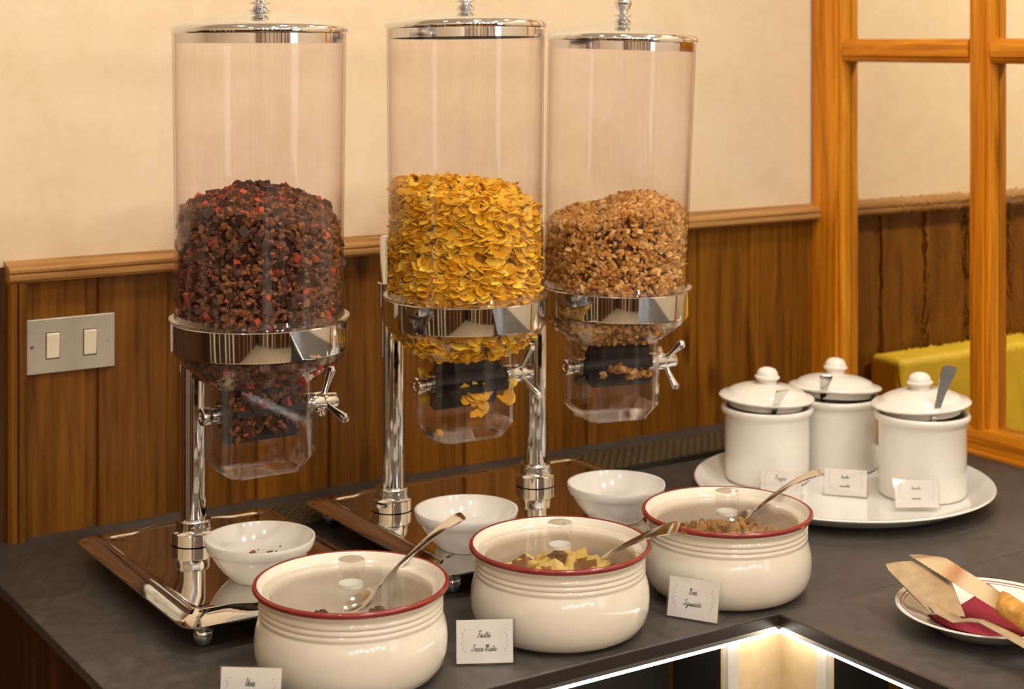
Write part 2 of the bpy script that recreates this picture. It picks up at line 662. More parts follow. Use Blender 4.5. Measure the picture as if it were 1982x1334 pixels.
# glazed partition on the right
win = thing('window_1', (PX, 1.60, 0), 'glazed wooden partition with wavy old glass panes', None)
tag(win, kind='structure')
FX0, FX1 = PX - 0.010, PX + 0.028     # frame front and back


def wl(g, name, mat, label=None):
    M = T(-PX, -1.60, 0)
    h = G()
    h.add(g.v, g.f, M)
    return obj(name, h, mat, win, label=label)


def upright(y0, y1, z0, z1, bead_lo=True, bead_hi=True):
    """stile in (x,y) profile with a rounded bead along each glazed side"""
    p = [(FX1, y0), (FX0 + 0.013, y0)]
    if bead_lo:
        p += [(FX0 + 0.008, y0 + 0.001), (FX0 + 0.004, y0 + 0.004), (FX0 + 0.0035, y0 + 0.009), (FX0 + 0.0055, y0 + 0.0125), (FX0, y0 + 0.0135)]
    else:
        p += [(FX0, y0)]
    if bead_hi:
        p += [(FX0, y1 - 0.0135), (FX0 + 0.0055, y1 - 0.0125), (FX0 + 0.0035, y1 - 0.009), (FX0 + 0.004, y1 - 0.004), (FX0 + 0.008, y1 - 0.001), (FX0 + 0.013, y1)]
    else:
        p += [(FX0, y1)]
    p += [(FX1, y1)]
    return G().prism(p, z0, z1, 'z')


def crosspiece(y0, y1, z0, z1):
    p = [(FX1, z0), (FX0 + 0.013, z0), (FX0 + 0.006, z0 + 0.0015), (FX0 + 0.003, z0 + 0.006), (FX0 + 0.0055, z0 + 0.009), (FX0 + 0.0015, z0 + 0.010),
         (FX0 + 0.0005, z1 - 0.012), (FX0 + 0.004, z1 - 0.005), (FX0 + 0.009, z1 - 0.001), (FX0 + 0.013, z1), (FX1, z1)]
    return G().prism(p, y0, y1, 'y')


wl(upright(1.9120, 1.9785, 0.0005, 1.25, True, False), 'stile', M_DOOR)
wl(upright(1.6100, 1.6540, 0.030, 1.25), 'stile', M_DOOR)
wl(upright(1.2705, 1.3120, 0.0005, 1.25, False, True), 'stile', M_DOOR)
for y0, y1 in ((1.312, 1.610), (1.654, 1.912)):
    wl(crosspiece(y0, y1, 0.571, 0.608), 'muntin', M_DOORH)
# bottom rail with its bead and sill
wl(G().prism([(FX1, 0.0005), (PX - 0.028, 0.0005), (PX - 0.028, 0.004), (PX - 0.022, 0.007), (PX - 0.018, 0.024), (PX - 0.013, 0.026), (PX - 0.010, 0.033), (PX - 0.004, 0.036), (PX + 0.002, 0.037), (FX1, 0.037)], 1.312, 1.912, 'y'), 'bottom_rail', M_DOORH)
wl(G().box((FX0, 1.2705, 1.25), (FX1, 1.9785, 1.30)), 'top_rail', M_DOORH)
wl(G().box((FX0 + 0.004, 1.2705, 1.30), (FX1, 1.9785, CEIL)), 'upper_panel', M_PLASTER)
# old wavy glass
tg = NT('wavy_glass').set(Roughness=0.0, IOR=1.45)
tg.b.inputs['Transmission Weight'].default_value = 1.0
tg.b.inputs['Base Color'].default_value = (0.985, 0.97, 0.90, 1)
gco = tg.coords((1, 7, 3.2))
gn = tg.noise(gco, 2.0, 2, 0.5, 0.8)
gco2 = tg.coords((1, 30, 30))
gn2 = tg.noise(gco2, 1.5, 2, 0.5, 0.6)
gs = tg.n('ShaderNodeMath', operation='MULTIPLY_ADD')
tg.l(gn2, gs.inputs[0])
gs.inputs[1].default_value = 0.10
tg.l(gn, gs.inputs[2])
tg.bump(gs.outputs[0], 0.24, 0.012)
M_GLASS = tg.m
for y0, y1 in ((1.309, 1.613), (1.651, 1.915)):
    for z0, z1 in ((0.034, 0.574), (0.605, 1.253)):
        wl(G().box((PX + 0.010, y0, z0), (PX + 0.014, y1, z1)), 'pane', M_GLASS)

# yellow panel standing in the next room
g = G().box((2.0, 1.90, ZF), (2.95, 1.974, 0.078))
yo = obj('yellow_panel', g, M_YELLOW, label='yellow panel against the wall behind the wavy glass', cat='panel')
bevel(yo, 0.012, 3)

# ------------------------------------------------------------------ counter
CX0, CY0, IX = 0.506, 1.284, 1.169
wt = thing('worktop', (CX0, CY0, 0), 'dark slate L-shaped worktop with a lit front edge', 'worktop')


def wloc(g, name, mat, parent=wt, smooth=35):
    h = G()
    h.add(g.v, g.f, T(-CX0, -CY0, 0))
    return obj(name, h, mat, parent, smooth=smooth)


TH = 0.0115
s1 = wloc(G().box((CX0, CY0 + 0.0004, -TH), (PX + 0.02, WY, 0)), 'slab', M_SLATE)
s2 = wloc(G().box((IX, -0.35, -TH), (PX, CY0 - 0.0004, 0)), 'slab', M_SLATE)
bevel(s1, 0.0008, 1)
bevel(s2, 0.0008, 1)
# front edging strips, dark, with a pale aluminium line under them
wloc(G().box((CX0, CY0 - 0.0025, -TH), (IX - 0.0025, CY0, -0.0004)), 'edging', M_EDGE)
wloc(G().box((IX - 0.0025, -0.35, -TH), (IX, CY0, -0.0004)), 'edging', M_EDGE)
wloc(G().box((CX0, CY0 - 0.001, -0.0165), (IX - 0.001, CY0 + 0.004, -TH)), 'edge_profile', M_BRUSH)
wloc(G().box((IX - 0.001, -0.35, -0.0165), (IX + 0.004, CY0 + 0.004, -TH)), 'edge_profile', M_BRUSH)
wloc(G().box((CX0 + 0.02, CY0 + 0.0045, -0.0225), (IX + 0.004, CY0 + 0.010, -0.0118)), 'led_strip', M_LED)
wloc(G().box((IX + 0.0045, -0.35, -0.0225), (IX + 0.010, CY0 + 0.0044, -0.0118)), 'led_strip', M_LED)

cb = thing('counter_base', (CX0, CY0, ZF), 'counter base with beige corner panels and steel uprights', 'counter')


def cloc(g, name, mat):
    h = G()
    h.add(g.v, g.f, T(-CX0, -CY0, -ZF))
    return obj(name, h, mat, cb)


ZB = -0.0225
cloc(G().box((1.108, CY0 + 0.018, ZF + 0.001), (IX + 0.018, CY0 + 0.022, ZB)), 'corner_panel', M_BEIGE)
cloc(G().box((IX + 0.018, 1.225, ZF + 0.001), (IX + 0.022, CY0 + 0.022, ZB)), 'corner_panel', M_BEIGE)
cloc(G().box((1.109, CY0 + 0.0115, ZF + 0.001), (1.1235, CY0 + 0.0178, ZB)), 'steel_upright', M_ALU)
cloc(G().box((IX + 0.0115, 1.226, ZF + 0.001), (IX + 0.0178, 1.2405, ZB)), 'steel_upright', M_ALU)
cloc(G().box((CX0 + 0.03, CY0 + 0.10, ZF + 0.001), (1.1, CY0 + 0.11, -0.0118)), 'back_panel', M_BLACK)
cloc(G().box((IX + 0.10, -0.35, ZF + 0.001), (IX + 0.11, 1.21, -0.0118)), 'back_panel', M_BLACK)
cloc(G().box((1.107, CY0 + 0.0222, ZF + 0.001), (1.111, CY0 + 0.10, ZB)), 'side_panel', M_BLACK)
cloc(G().box((IX + 0.0222, 1.2245, ZF + 0.001), (IX + 0.10, 1.2285, ZB)), 'side_panel', M_BLACK)
cloc(G().box((CX0 + 0.012, CY0 + 0.015, ZF + 0.001), (CX0 + 0.03, WY - 0.03, -0.0118)), 'end_panel', M_DARKWOOD)

# patterned strip lying along the back of the counter
sg = thing('mesh_strip', (1.16, 1.872, 0), 'long flat olive-brown mesh strip behind the dispensers', 'strip')
obj('strip_body', G().box((-0.492, -0.048, 0.0002), (0.492, 0.040, 0.0075)), M_MESHD, sg)
g = G()
lx = -0.488
row = 0
for r_ in range(11):
    yy = -0.046 + r_ * 0.0078
    xx = -0.489 + (0.0065 if r_ % 2 else 0)
    while xx < 0.478:
        g.box((xx, yy, 0.0074), (xx + 0.0105, yy + 0.0058, 0.0088))
        xx += 0.013
tag(obj('strip_weave', g, M_MESH, sg, smooth=0), kind='stuff')

# ------------------------------------------------------------------ switch plate
sw = thing('light_switch', (0.6355, BY, 0.231), 'brushed steel double light switch on the wood panelling', 'switch')
pl = obj('face_plate', G().box((-0.0555, -0.0045, -0.0335), (0.0555, 0.0003, 0.0335)), M_PLATE, sw)
bevel(pl, 0.001, 2)
for dx in (-0.0228, 0.0236):
    g = G().prism([(-0.0002, -0.0155), (-0.0060, -0.0150), (-0.0078, 0.0142), (-0.0066, 0.0155), (-0.0002, 0.0155)], dx - 0.0078, dx + 0.0078, 'x')
    bevel(obj('rocker', g, M_IVORY, sw), 0.0006, 2)
    obj('rocker_frame', G().prism([(dx - 0.0086, -0.0163), (dx + 0.0086, -0.0163), (dx + 0.0086, 0.0163), (dx - 0.0086, 0.0163)], -0.0048, -0.0040, 'y'), M_BLACK, sw)
for dx in (-0.0475, 0.0475):
    g = G().lathe([(0, 0.0010), (0.0018, 0.0009), (0.0024, 0.0004), (0.0026, 0)], 16, T(dx, -0.0045, 0) @ R('X', 90))
    g.box((-0.002, -0.0003, 0.0009), (0.002, 0.0003, 0.0012), T(dx, -0.0045, 0) @ R('X', 90) @ R('Z', 35))
    obj('screw', g, M_CHROME, sw)

# ------------------------------------------------------------------ cereal dispensers


def tray_mesh(w, d):
    """polished tray: flange, ogee bead that steps outward in the middle of front and back, flat centre"""
    def loop(off, z, r, step):
        pts = []
        N = 40
        ww, dd = w / 2 - off, d / 2 - off
        out = []
        base = rrect(2 * ww, 2 * dd, r, 6)
        # resample sides front/back so the step has points
        full = []
        n = len(base)
        for i in range(n):
            a, b = base[i], base[(i + 1) % n]
            full.append(a)
            if math.hypot(a[0] - b[0], a[1] - b[1]) > r * 0.8:
                m = 30
                for k in range(1, m):
                    full.append((a[0] + (b[0] - a[0]) * k / m, a[1] + (b[1] - a[1]) * k / m))
        for x, y in full:
            s_ = 0
            if abs(y) > dd - r and step:
                t = (abs(x) - (w / 2 - 0.085)) / 0.03
                t = min(1, max(0, t))
                t = t * t * (3 - 2 * t)
                s_ = step * t
            out.append((x, y - math.copysign(s_, y), z))
        return out
    L = [loop(0.0, 0.0262, 0.022, 0), loop(0.0, 0.0280, 0.022, 0), loop(0.004, 0.0288, 0.021, 0.002), loop(0.0155, 0.0322, 0.016, 0.009),
         loop(0.0170, 0.0337, 0.015, 0.0105), loop(0.0188, 0.0346, 0.014, 0.0105), loop(0.0206, 0.0350, 0.013, 0.0105), loop(0.0224, 0.0346, 0.012, 0.0105), loop(0.0242, 0.0336, 0.011, 0.0105), loop(0.0265, 0.0328, 0.010, 0.009), loop(0.030, 0.0326, 0.010, 0.007), loop(0.045, 0.0326, 0.006, 0)]
    return G().loft(L)


def cham(w, d, c, z, n=48):
    """chamfered rectangle sampled at n equal angles"""
    pts = []
    for k in range(n):
        a = 2 * PI * k / n
        ca, sa = math.cos(a), math.sin(a)
        t = 1e9
        if abs(ca) > 1e-6:
            t = min(t, (w / 2) / abs(ca))
        if abs(sa) > 1e-6:
            t = min(t, (d / 2) / abs(sa))
        q = abs(ca) + abs(sa)
        t = min(t, (w / 2 + d / 2 - c) / q)
        pts.append((t * ca, t * sa, z))
    return pts


def circ(r, z, n=48):
    return [(r * math.cos(2 * PI * k / n), r * math.sin(2 * PI * k / n), z) for k in range(n)]


ZRING0, ZRING1, ZTOP = 0.279, 0.3105, 0.611
R_IN = 0.0845      # usable radius inside the tube
BOXW, BOXD, BOXC = 0.108, 0.073, 0.014
AXZ = 0.214


def make_stand(root, w, d, poles):
    obj('base_tray', tray_mesh(w, d), M_TRAY, root)
    for sx in (-1, 1):
        for sy in (-1, 1):
            g = G().lathe([(0, 0.0002), (0.006, 0.0016), (0.0095, 0.0060), (0.0106, 0.0108), (0.0095, 0.0156), (0.006, 0.0198), (0.0045, 0.0215), (0.0045, 0.0268), (0, 0.0268)], 28,
                          T(sx * (w / 2 - 0.028), sy * (d / 2 - 0.026), 0))
            obj('ball_foot', g, M_CHROME, root)
    for px, py in poles:
        c = obj('column', G().lathe([(0.0150, 0.033), (0.0150, 0.362), (0.0135, 0.366), (0, 0.367)], 36, T(px, py, 0)), M_CHROME, root)
        obj('column_collar', G().lathe([(0.0152, 0.0327), (0.0225, 0.0327), (0.0253, 0.0335), (0.0253, 0.0460), (0.0240, 0.0475), (0.0215, 0.0485), (0.0200, 0.0540), (0.0205, 0.0580), (0.0195, 0.0605), (0.0152, 0.0610)], 40, T(px, py, 0)), M_CHROME, c)


def make_head(root, M, pole, spoke0=10, lid_tilt=0.0, ztop=ZTOP):
    """one canister with funnel, wheel, handle and lid; M places its axis in the stand's space, pole is the column foot"""
    Rn = 0.0875
    dt = ztop - ZTOP
    # tube with a real wall
    tp = [(Rn, 0.300), (Rn + 0.0034, ztop), (Rn + 0.0009, ztop), (Rn - 0.0025, 0.300)]
    can = obj('canister', G().lathe(tp, 72, M, closed=True), M_TUBE, root)
    # clear flange seated on the ring
    obj('flange', G().lathe([(Rn + 0.0004, 0.3106), (0.0940, 0.3106), (0.0948, 0.3120), (0.0945, 0.3135), (Rn + 0.0020, 0.3145), (Rn + 0.0006, 0.3185)], 72, M, closed=True), M_CLEAR, can)
    ring = obj('support_ring', G().lathe([(0.0900, ZRING0), (0.0925, ZRING0 + 0.0005), (0.0928, ZRING0 + 0.002), (0.0928, ZRING1 - 0.001), (0.0920, ZRING1), (0.0900, ZRING1)], 80, M, closed=True), M_CHROME, root)
    # bracket from the ring to the column
    a = M @ Vector((0, 0.0926, 0.295))
    b = Vector((pole[0], pole[1], 0.295))
    dv = b - a
    Mb = T(*a) @ Matrix.Rotation(math.atan2(dv.y, dv.x), 4, 'Z')
    g = G().box((-0.001, -0.011, -0.013), (dv.length - 0.012, 0.011, 0.013), Mb)
    g.lathe([(0.0153, -0.0145), (0.0178, -0.014), (0.0178, 0.014), (0.0153, 0.0145)], 32, T(b.x, b.y, b.z), closed=True)
    obj('bracket', g, M_CHROME, ring)
    # funnel body: round mouth, chamfered box, tapered outlet
    out = [circ(0.0895, 0.300), circ(0.0895, 0.277), circ(0.0860, 0.2700)]
    inn = [circ(0.0878, 0.300), circ(0.0878, 0.2775), circ(0.0842, 0.2708)]
    mid_o, mid_i = cham(BOXW, BOXD, BOXC, 0.2440), cham(BOXW - 0.004, BOXD - 0.004, BOXC - 0.001, 0.2446)
    out += [mid_o, cham(BOXW, BOXD, BOXC, 0.1660), cham(BOXW - 0.026, BOXD - 0.022, 0.009, 0.1500)]
    inn += [mid_i, cham(BOXW - 0.004, BOXD - 0.004, BOXC - 0.001, 0.1668), cham(BOXW - 0.031, BOXD - 0.027, 0.008, 0.1502)]
    fun = obj('funnel', G().loft(out + inn[::-1], M=M, closed=True), M_CLEAR, root, smooth=25)
    # bright rim round the outlet
    obj('outlet_rim', G().loft([cham(BOXW - 0.0255, BOXD - 0.0215, 0.009, 0.1535), cham(BOXW - 0.0255, BOXD - 0.0215, 0.009, 0.1492), cham(BOXW - 0.031, BOXD - 0.027, 0.008, 0.1492), cham(BOXW - 0.031, BOXD - 0.027, 0.008, 0.1535)], M=M, closed=True), M_RIM, fun)
    # rubber wheel: hub and four scoops
    whl = G().lathe([(0, -0.045), (0.0145, -0.045), (0.0145, 0.045), (0, 0.045)], 24, M @ T(0, 0, AXZ) @ R('Y', 90))
    wheel = obj('paddle_wheel', whl, M_BLACK, root)
    for k in range(4):
        Mv = M @ T(0, 0, AXZ) @ R('X', spoke0 + 90 * k)
        g = G().prism([(-0.043, 0.012), (0.043, 0.012), (0.043, 0.027), (0.039, 0.0312), (-0.039, 0.0312), (-0.043, 0.027)], -0.0034, 0.0034, 'y', Mv)
        obj('paddle_vane', g, M_BLACK, wheel)
    # axle end cap on the left
    g = G().lathe([(0.004, 0.044), (0.0072, 0.0445), (0.0072, 0.0550), (0.0058, 0.0552), (0.0058, 0.0562), (0.0090, 0.0564), (0.0095, 0.0572), (0.0095, 0.0650), (0.0085, 0.0660), (0.0050, 0.0663), (0.0045, 0.0650), (0, 0.0650)], 32, M @ T(0, 0, AXZ) @ R('Y', -90))
    obj('axle_cap', g, M_CHROME, root)
    # star handle on the right
    hd = obj('turn_handle', G().lathe([(0.0050, 0.047), (0.0105, 0.052), (0.0110, 0.0545), (0.0110, 0.0710), (0.0100, 0.0730), (0.0085, 0.0740), (0.0085, 0.0880), (0.0075, 0.0895), (0, 0.0898)], 32, M @ T(0, 0, AXZ) @ R('Y', 90)), M_CHROME, root)
    for k in range(3):
        Ms = M @ T(0, 0, AXZ) @ R('X', spoke0 + 4 + 120 * k)
        g = G().tube([(0.075, 0, 0.006), (0.078, 0, 0.014), (0.0830, 0, 0.027), (0.0845, 0, 0.0305)], [0.0036, 0.0032, 0.0046, 0.0050], 14, Ms)
        g.lathe([(0, -0.0056), (0.0040, -0.004), (0.0056, 0), (0.0040, 0.004), (0, 0.0056)], 16, Ms @ T(0.0850, 0, 0.0315))
        obj('spoke', g, M_CHROME, hd)
    # lid
    Ml = M @ T(0, 0, ztop) @ R('X', lid_tilt)
    lid = obj('lid', G().lathe([(0.0855, -0.010), (0.0875, -0.010), (0.0875, 0.0003), (0.0916, 0.0003), (0.0930, 0.0014), (0.0935, 0.0038), (0.0928, 0.0066), (0.0905, 0.0090), (0.0865, 0.0106), (0.0780, 0.0128), (0.0640, 0.0162), (0.0480, 0.0195), (0.0300, 0.0220), (0.012, 0.0234), (0, 0.0236)], 80, Ml), M_CHROME, root)
    obj('lid_knob', G().lathe([(0.0105, 0.0222), (0.0112, 0.0245), (0.0090, 0.0265), (0.0062, 0.0285), (0.0062, 0.0300), (0.0115, 0.0312), (0.0115, 0.0328), (0.0066, 0.0345), (0.0060, 0.0375), (0.0088, 0.0415), (0.0110, 0.0465), (0.0108, 0.0520), (0.0075, 0.0570), (0, 0.0590)], 32, Ml), M_CHROME, lid)
    return Rn


D1R, D2R = (0.7195, 1.677, 0), (1.094, 1.677, 0)
d1 = thing('cereal_dispenser', D1R, 'single steel cereal dispenser holding dark chocolate granola', 'dispenser')
d2 = thing('cereal_dispenser', D2R, 'twin steel cereal dispenser holding corn flakes and pale granola', 'dispenser')
AX1, AX2, AX3 = (0.7125, 1.586), (0.9735, 1.597), (1.192, 1.612)
PO1, PO2, PO3 = (0.7048, 1.752), (0.959, 1.745), (1.167, 1.742)
make_stand(d1, 0.243, 0.348, [(PO1[0] - D1R[0], PO1[1] - D1R[1])])
make_stand(d2, 0.414, 0.348, [(PO2[0] - D2R[0], PO2[1] - D2R[1]), (PO3[0] - D2R[0], PO3[1] - D2R[1])])
ed = Vector((math.sin(YAW), math.cos(YAW), 0))
W1 = T(AX1[0], AX1[1], 0)
W2 = T(AX2[0], AX2[1], 0)
W3 = T(AX3[0], AX3[1], 0.15) @ Matrix.Rotation(math.radians(1.7), 4, ed) @ R('Z', -7) @ T(0, 0, -0.15) @ T(0, 0, -0.008)
make_head(d1, T(-D1R[0], -D1R[1], 0) @ W1, (PO1[0] - D1R[0], PO1[1] - D1R[1]), -8)
make_head(d2, T(-D2R[0], -D2R[1], 0) @ W2, (PO2[0] - D2R[0], PO2[1] - D2R[1]), 12, -1.2, ZTOP + 0.006)
make_head(d2, T(-D2R[0], -D2R[1], 0) @ W3, (PO3[0] - D2R[0], PO3[1] - D2R[1]), 38)

# ------------------------------------------------------------------ cereal


def lump(seed, sub=1, rough=0.35, sx=1, sy=1, sz=1):
    bm = bmesh.new()
    bmesh.ops.create_icosphere(bm, subdivisions=sub, radius=1)
    for v in bm.verts:
        n = mnoise.noise(v.co * 1.4 + Vector((seed * 3.1, seed * 1.7, seed)))
        n2 = mnoise.noise(v.co * 3.1 + Vector((seed * 1.1, seed * 2.7, seed)))
        v.co *= 1 + rough * (n * 1.3 + n2 * 0.6)
        v.co = Vector((v.co.x * sx, v.co.y * sy, v.co.z * sz))
    V = np.array([v.co[:] for v in bm.verts])
    F = [tuple(v.index for v in f.verts) for f in bm.faces]
    bm.free()
    return V, F


def flake(seed):
    """curled, ragged corn flake: two rings and a centre, both faces and a thin edge"""
    r = random.Random(seed)
    n = 10
    top, bot = [], []
    bend, twist = r.uniform(0.04, 0.30), r.uniform(-0.18, 0.18)
    el = r.uniform(0.62, 0.95)
    rings = []
    for rad in (0.55, 1.0):
        ring = []
        for k in range(n):
            a = 2 * PI * k / n
            q = rad * (1 + 0.16 * math.sin(2 * a + seed) + r.uniform(-0.12, 0.12) * rad)
            x, y = q * math.cos(a), q * math.sin(a) * el
            z = bend * x * x - 0.35 * bend * y * y + twist * x * y + r.uniform(-0.09, 0.09)
            ring.append((x, y, z))
        rings.append(ring)
    V = [(0, 0, r.uniform(-0.1, 0.1))] + rings[0] + rings[1]
    m = len(V)
    th = 0.09
    V2 = [(x, y, z - th) for x, y, z in V]
    F = []
    for k in range(n):
        j = (k + 1) % n
        F.append((0, 1 + k, 1 + j))
        F.append((1 + k, 1 + n + k, 1 + n + j, 1 + j))
    Fb = [tuple(i + m for i in f[::-1]) for f in F]
    Fs = [(1 + n + k, 1 + n + k + m, 1 + n + (k + 1) % n + m, 1 + n + (k + 1) % n) for k in range(n)]
    return np.array(V + V2), F + Fb + Fs


def cube_chip(seed):
    r = random.Random(seed)
    V = [(x + r.uniform(-.25, .25), y + r.uniform(-.25, .25), z + r.uniform(-.25, .25)) for x, y, z in
         ((-1, -1, -.7), (1, -1, -.7), (1, 1, -.7), (-1, 1, -.7), (-1, -1, .7), (1, -1, .7), (1, 1, .7), (-1, 1, .7))]
    return np.array(V), [(0, 3, 2, 1), (4, 5, 6, 7), (0, 1, 5, 4), (1, 2, 6, 5), (2, 3, 7, 6), (3, 0, 4, 7)]


def piece_mesh(name, vf, mat, smooth=True):
    me = bpy.data.meshes.new(name)
    me.from_pydata([tuple(p) for p in vf[0]], [], vf[1])
    if smooth:
        me.polygons.foreach_set('use_smooth', [True] * len(me.polygons))
        me.set_sharp_from_angle(angle=math.radians(40))
    me.materials.append(mat)
    return me


def rand_rot(r):
    q = r.normal(size=4)
    q /= np.linalg.norm(q)
    w, x, y, z = q
    return np.array([[1 - 2 * (y * y + z * z), 2 * (x * y - z * w), 2 * (x * z + y * w)],
                     [2 * (x * y + z * w), 1 - 2 * (x * x + z * z), 2 * (y * z - x * w)],
                     [2 * (x * z - y * w), 2 * (y * z + x * w), 1 - 2 * (x * x + y * y)]])


def face_rot(nrm, r, jit):
    """rotation whose z axis is the (jittered) given normal"""
    n = np.array(nrm) + r.normal(size=3) * jit
    n /= np.linalg.norm(n)
    a = r.normal(size=3)
    x = np.cross(a, n)
    x /= np.linalg.norm(x)
    y = np.cross(n, x)
    return np.stack([x, y, n], axis=1)


def stuff_mesh(name, insts, variants, mat, tints, extra=None, smooth=True):
    Vs, Fs, tt, off = [], [], [], 0
    for (vi, Rm, s, p), t in zip(insts, tints):
        V, F = variants[vi]
        W = (V * s) @ Rm.T + p
        Vs.append(W)
        Fs += [tuple(i + off for i in f) for f in F]
        tt += [t] * len(V)
        off += len(V)
    if extra is not None:
        V, F = extra
        Vs.append(np.array(V))
        Fs += [tuple(i + off for i in f) for f in F]
        tt += [0.02] * len(V)
    V = np.concatenate(Vs)
    me = bpy.data.meshes.new(name)
    me.from_pydata(V.tolist(), [], Fs)
    at = me.attributes.new('tint', 'FLOAT', 'POINT')
    at.data.foreach_set('value', np.array(tt, dtype=np.float32))
    if smooth:
        me.polygons.foreach_set('use_smooth', [True] * len(me.polygons))
        me.set_sharp_from_angle(angle=math.radians(40))
    me.materials.append(mat)
    return me


def interp(xs, ys):
    return lambda v: float(np.interp(v, xs, ys))


CY_, SY_ = math.cos(YAW), math.sin(YAW)


def lat_of(x, y):      # across the view
    return x * CY_ - y * SY_


def front_of(x, y):    # towards the viewer
    return -(x * SY_ + y * CY_)


def top_fn(sil, drop):
    f = interp(*sil)

    def h(x, y):
        d = front_of(x, y)
        return f(lat_of(x, y)) - drop * max(0.0, (d + 0.05)) ** 1.5
    return h


def funnel_r(x, y, z, margin):
    """inner radius of canister / funnel at height z in the direction of (x, y)"""
    a = math.atan2(y, x)
    if z >= 0.270:
        return R_IN - margin + 0.001
    ca, sa = abs(math.cos(a)) + 1e-6, abs(math.sin(a)) + 1e-6
    rb = min((BOXW / 2 - 0.003) / ca, (BOXD / 2 - 0.003) / sa, ((BOXW + BOXD) / 2 - BOXC - 0.004) / (ca + sa))
    if z <= 0.244:
        return rb - margin
    t = (z - 0.244) / (0.270 - 0.244)
    return rb + (0.0835 - rb) * t - margin


def fill_points(r, h, n_wall, n_top, zmin, margin):
    """points just inside the wall and on the top surface, canister space; returns (p, normal, is_top)"""
    P = []
    while len(P) < n_wall:
        a = r.uniform(0, 2 * PI)
        z = r.uniform(zmin, 0.46)
        ca, sa = math.cos(a), math.sin(a)
        rr = funnel_r(ca, sa, z, margin) - abs(r.normal()) * margin * 0.5
        x, y = rr * ca, rr * sa
        if z > h(x, y) - margin * 0.4:
            continue
        if z < 0.27 and r.random() > 0.8:
            continue
        P.append((np.array((x, y, z)), np.array((ca, sa, 0.0)), False))
    for k in range(n_top):
        a = r.uniform(0, 2 * PI)
        rr = (R_IN - margin) * math.sqrt(r.random())
        x, y = rr * math.cos(a), rr * math.sin(a)
        P.append((np.array((x, y, h(x, y) + r.normal() * margin * 0.25)), np.array((0, 0, 1.0)), True))
    return P


def core(h, zmin, inset):
    """solid heart of the pile so that no light shows between the pieces"""
    n = 32
    loops = []
    for z in (zmin, 0.244, 0.270, 0.33, 0.38):
        L = []
        for k in range(n):
            a = 2 * PI * k / n
            rr = funnel_r(math.cos(a), math.sin(a), z, inset)
            x, y = rr * math.cos(a), rr * math.sin(a)
            L.append((x, y, min(z, h(x, y) - inset)))
        loops.append(L)
    for f in (1.0, 0.6, 0.3):
        L = []
        for k in range(n):
            a = 2 * PI * k / n
            rr = (R_IN - inset) * f
            x, y = rr * math.cos(a), rr * math.sin(a)
            L.append((x, y, h(x, y) - inset))
        loops.append(L)
    g = G().loft(loops)
    return np.array(g.v), g.f


def fill(W, r, h, variants, indiv_mats, stuff_mat, n_wall, n_top, zmin, margin, sizes, jitter, names, labels, group, cat, stuff_name, stuff_label, pick_kind, flat=False, core_inset=None, n_ind=300, extra_pts=()):
    pts = fill_points(r, h, n_wall, n_top, zmin, margin) + list(extra_pts)
    cand = []
    for p, nrm, top in pts:
        k = pick_kind(r)
        vi = int(r.integers(len(variants[k])))
        s = r.uniform(*sizes[k])
        Rm = face_rot(nrm if (top or r.random() < 0.45) else np.array((nrm[0] * .5, nrm[1] * .5, 1.0)), r, jitter) if flat else rand_rot(r)
        fr = front_of(p[0], p[1])
        cand.append((fr + s * 3 + (0.02 if top else 0) - (0.05 if p[2] < 0.312 else 0), k, vi, Rm, s, p))
    order = sorted(range(len(cand)), key=lambda i: -cand[i][0])
    Rw = np.array(W.to_3x3())
    tw = np.array(W.translation)
    chosen = set(order[:n_ind])
    meshes = {}
    for i in order[:n_ind]:
        _, k, vi, Rm, s, p = cand[i]
        if (k, vi) not in meshes:
            meshes[(k, vi)] = piece_mesh(names[k], variants[k][vi], indiv_mats[k])
        o = bpy.data.objects.new(names[k], meshes[(k, vi)])
        Mm = Matrix((Rw @ Rm).tolist()).to_4x4() @ Matrix.Diagonal((s, s, s, 1))
        Mm.translation = (Rw @ p + tw).tolist()
        o.matrix_world = Mm
        C.objects.link(o)
        tag(o, labels[k], cat[k], group[k])
    flatv = []
    idx = {}
    for k in variants:
        for vi, vf in enumerate(variants[k]):
            idx[(k, vi)] = len(flatv)
            flatv.append(vf)
    insts, tints = [], []
    for i, (_, k, vi, Rm, s, p) in enumerate(cand):
        if i in chosen:
            continue
        insts.append((idx[(k, vi)], Rm, s, p))
        lo, hi = TINT[k]
        tints.append(r.uniform(lo, hi))
    me = stuff_mesh(stuff_name, insts, flatv, stuff_mat, tints, core(h, zmin, core_inset or margin * 2.2))
    o = bpy.data.objects.new(stuff_name, me)
    o.matrix_world = W
    C.objects.link(o)
    tag(o, stuff_label, cat[list(cat)[0]], None, 'stuff')


# tint bands: one ramp serves every kind inside a stuff mesh
TINT = {'flake': (0, 1), 'oat': (0.05, 0.70), 'choc': (0.0, 0.08), 'berry': (0.86, 1.0), 'cluster': (0.1, 1.0)}

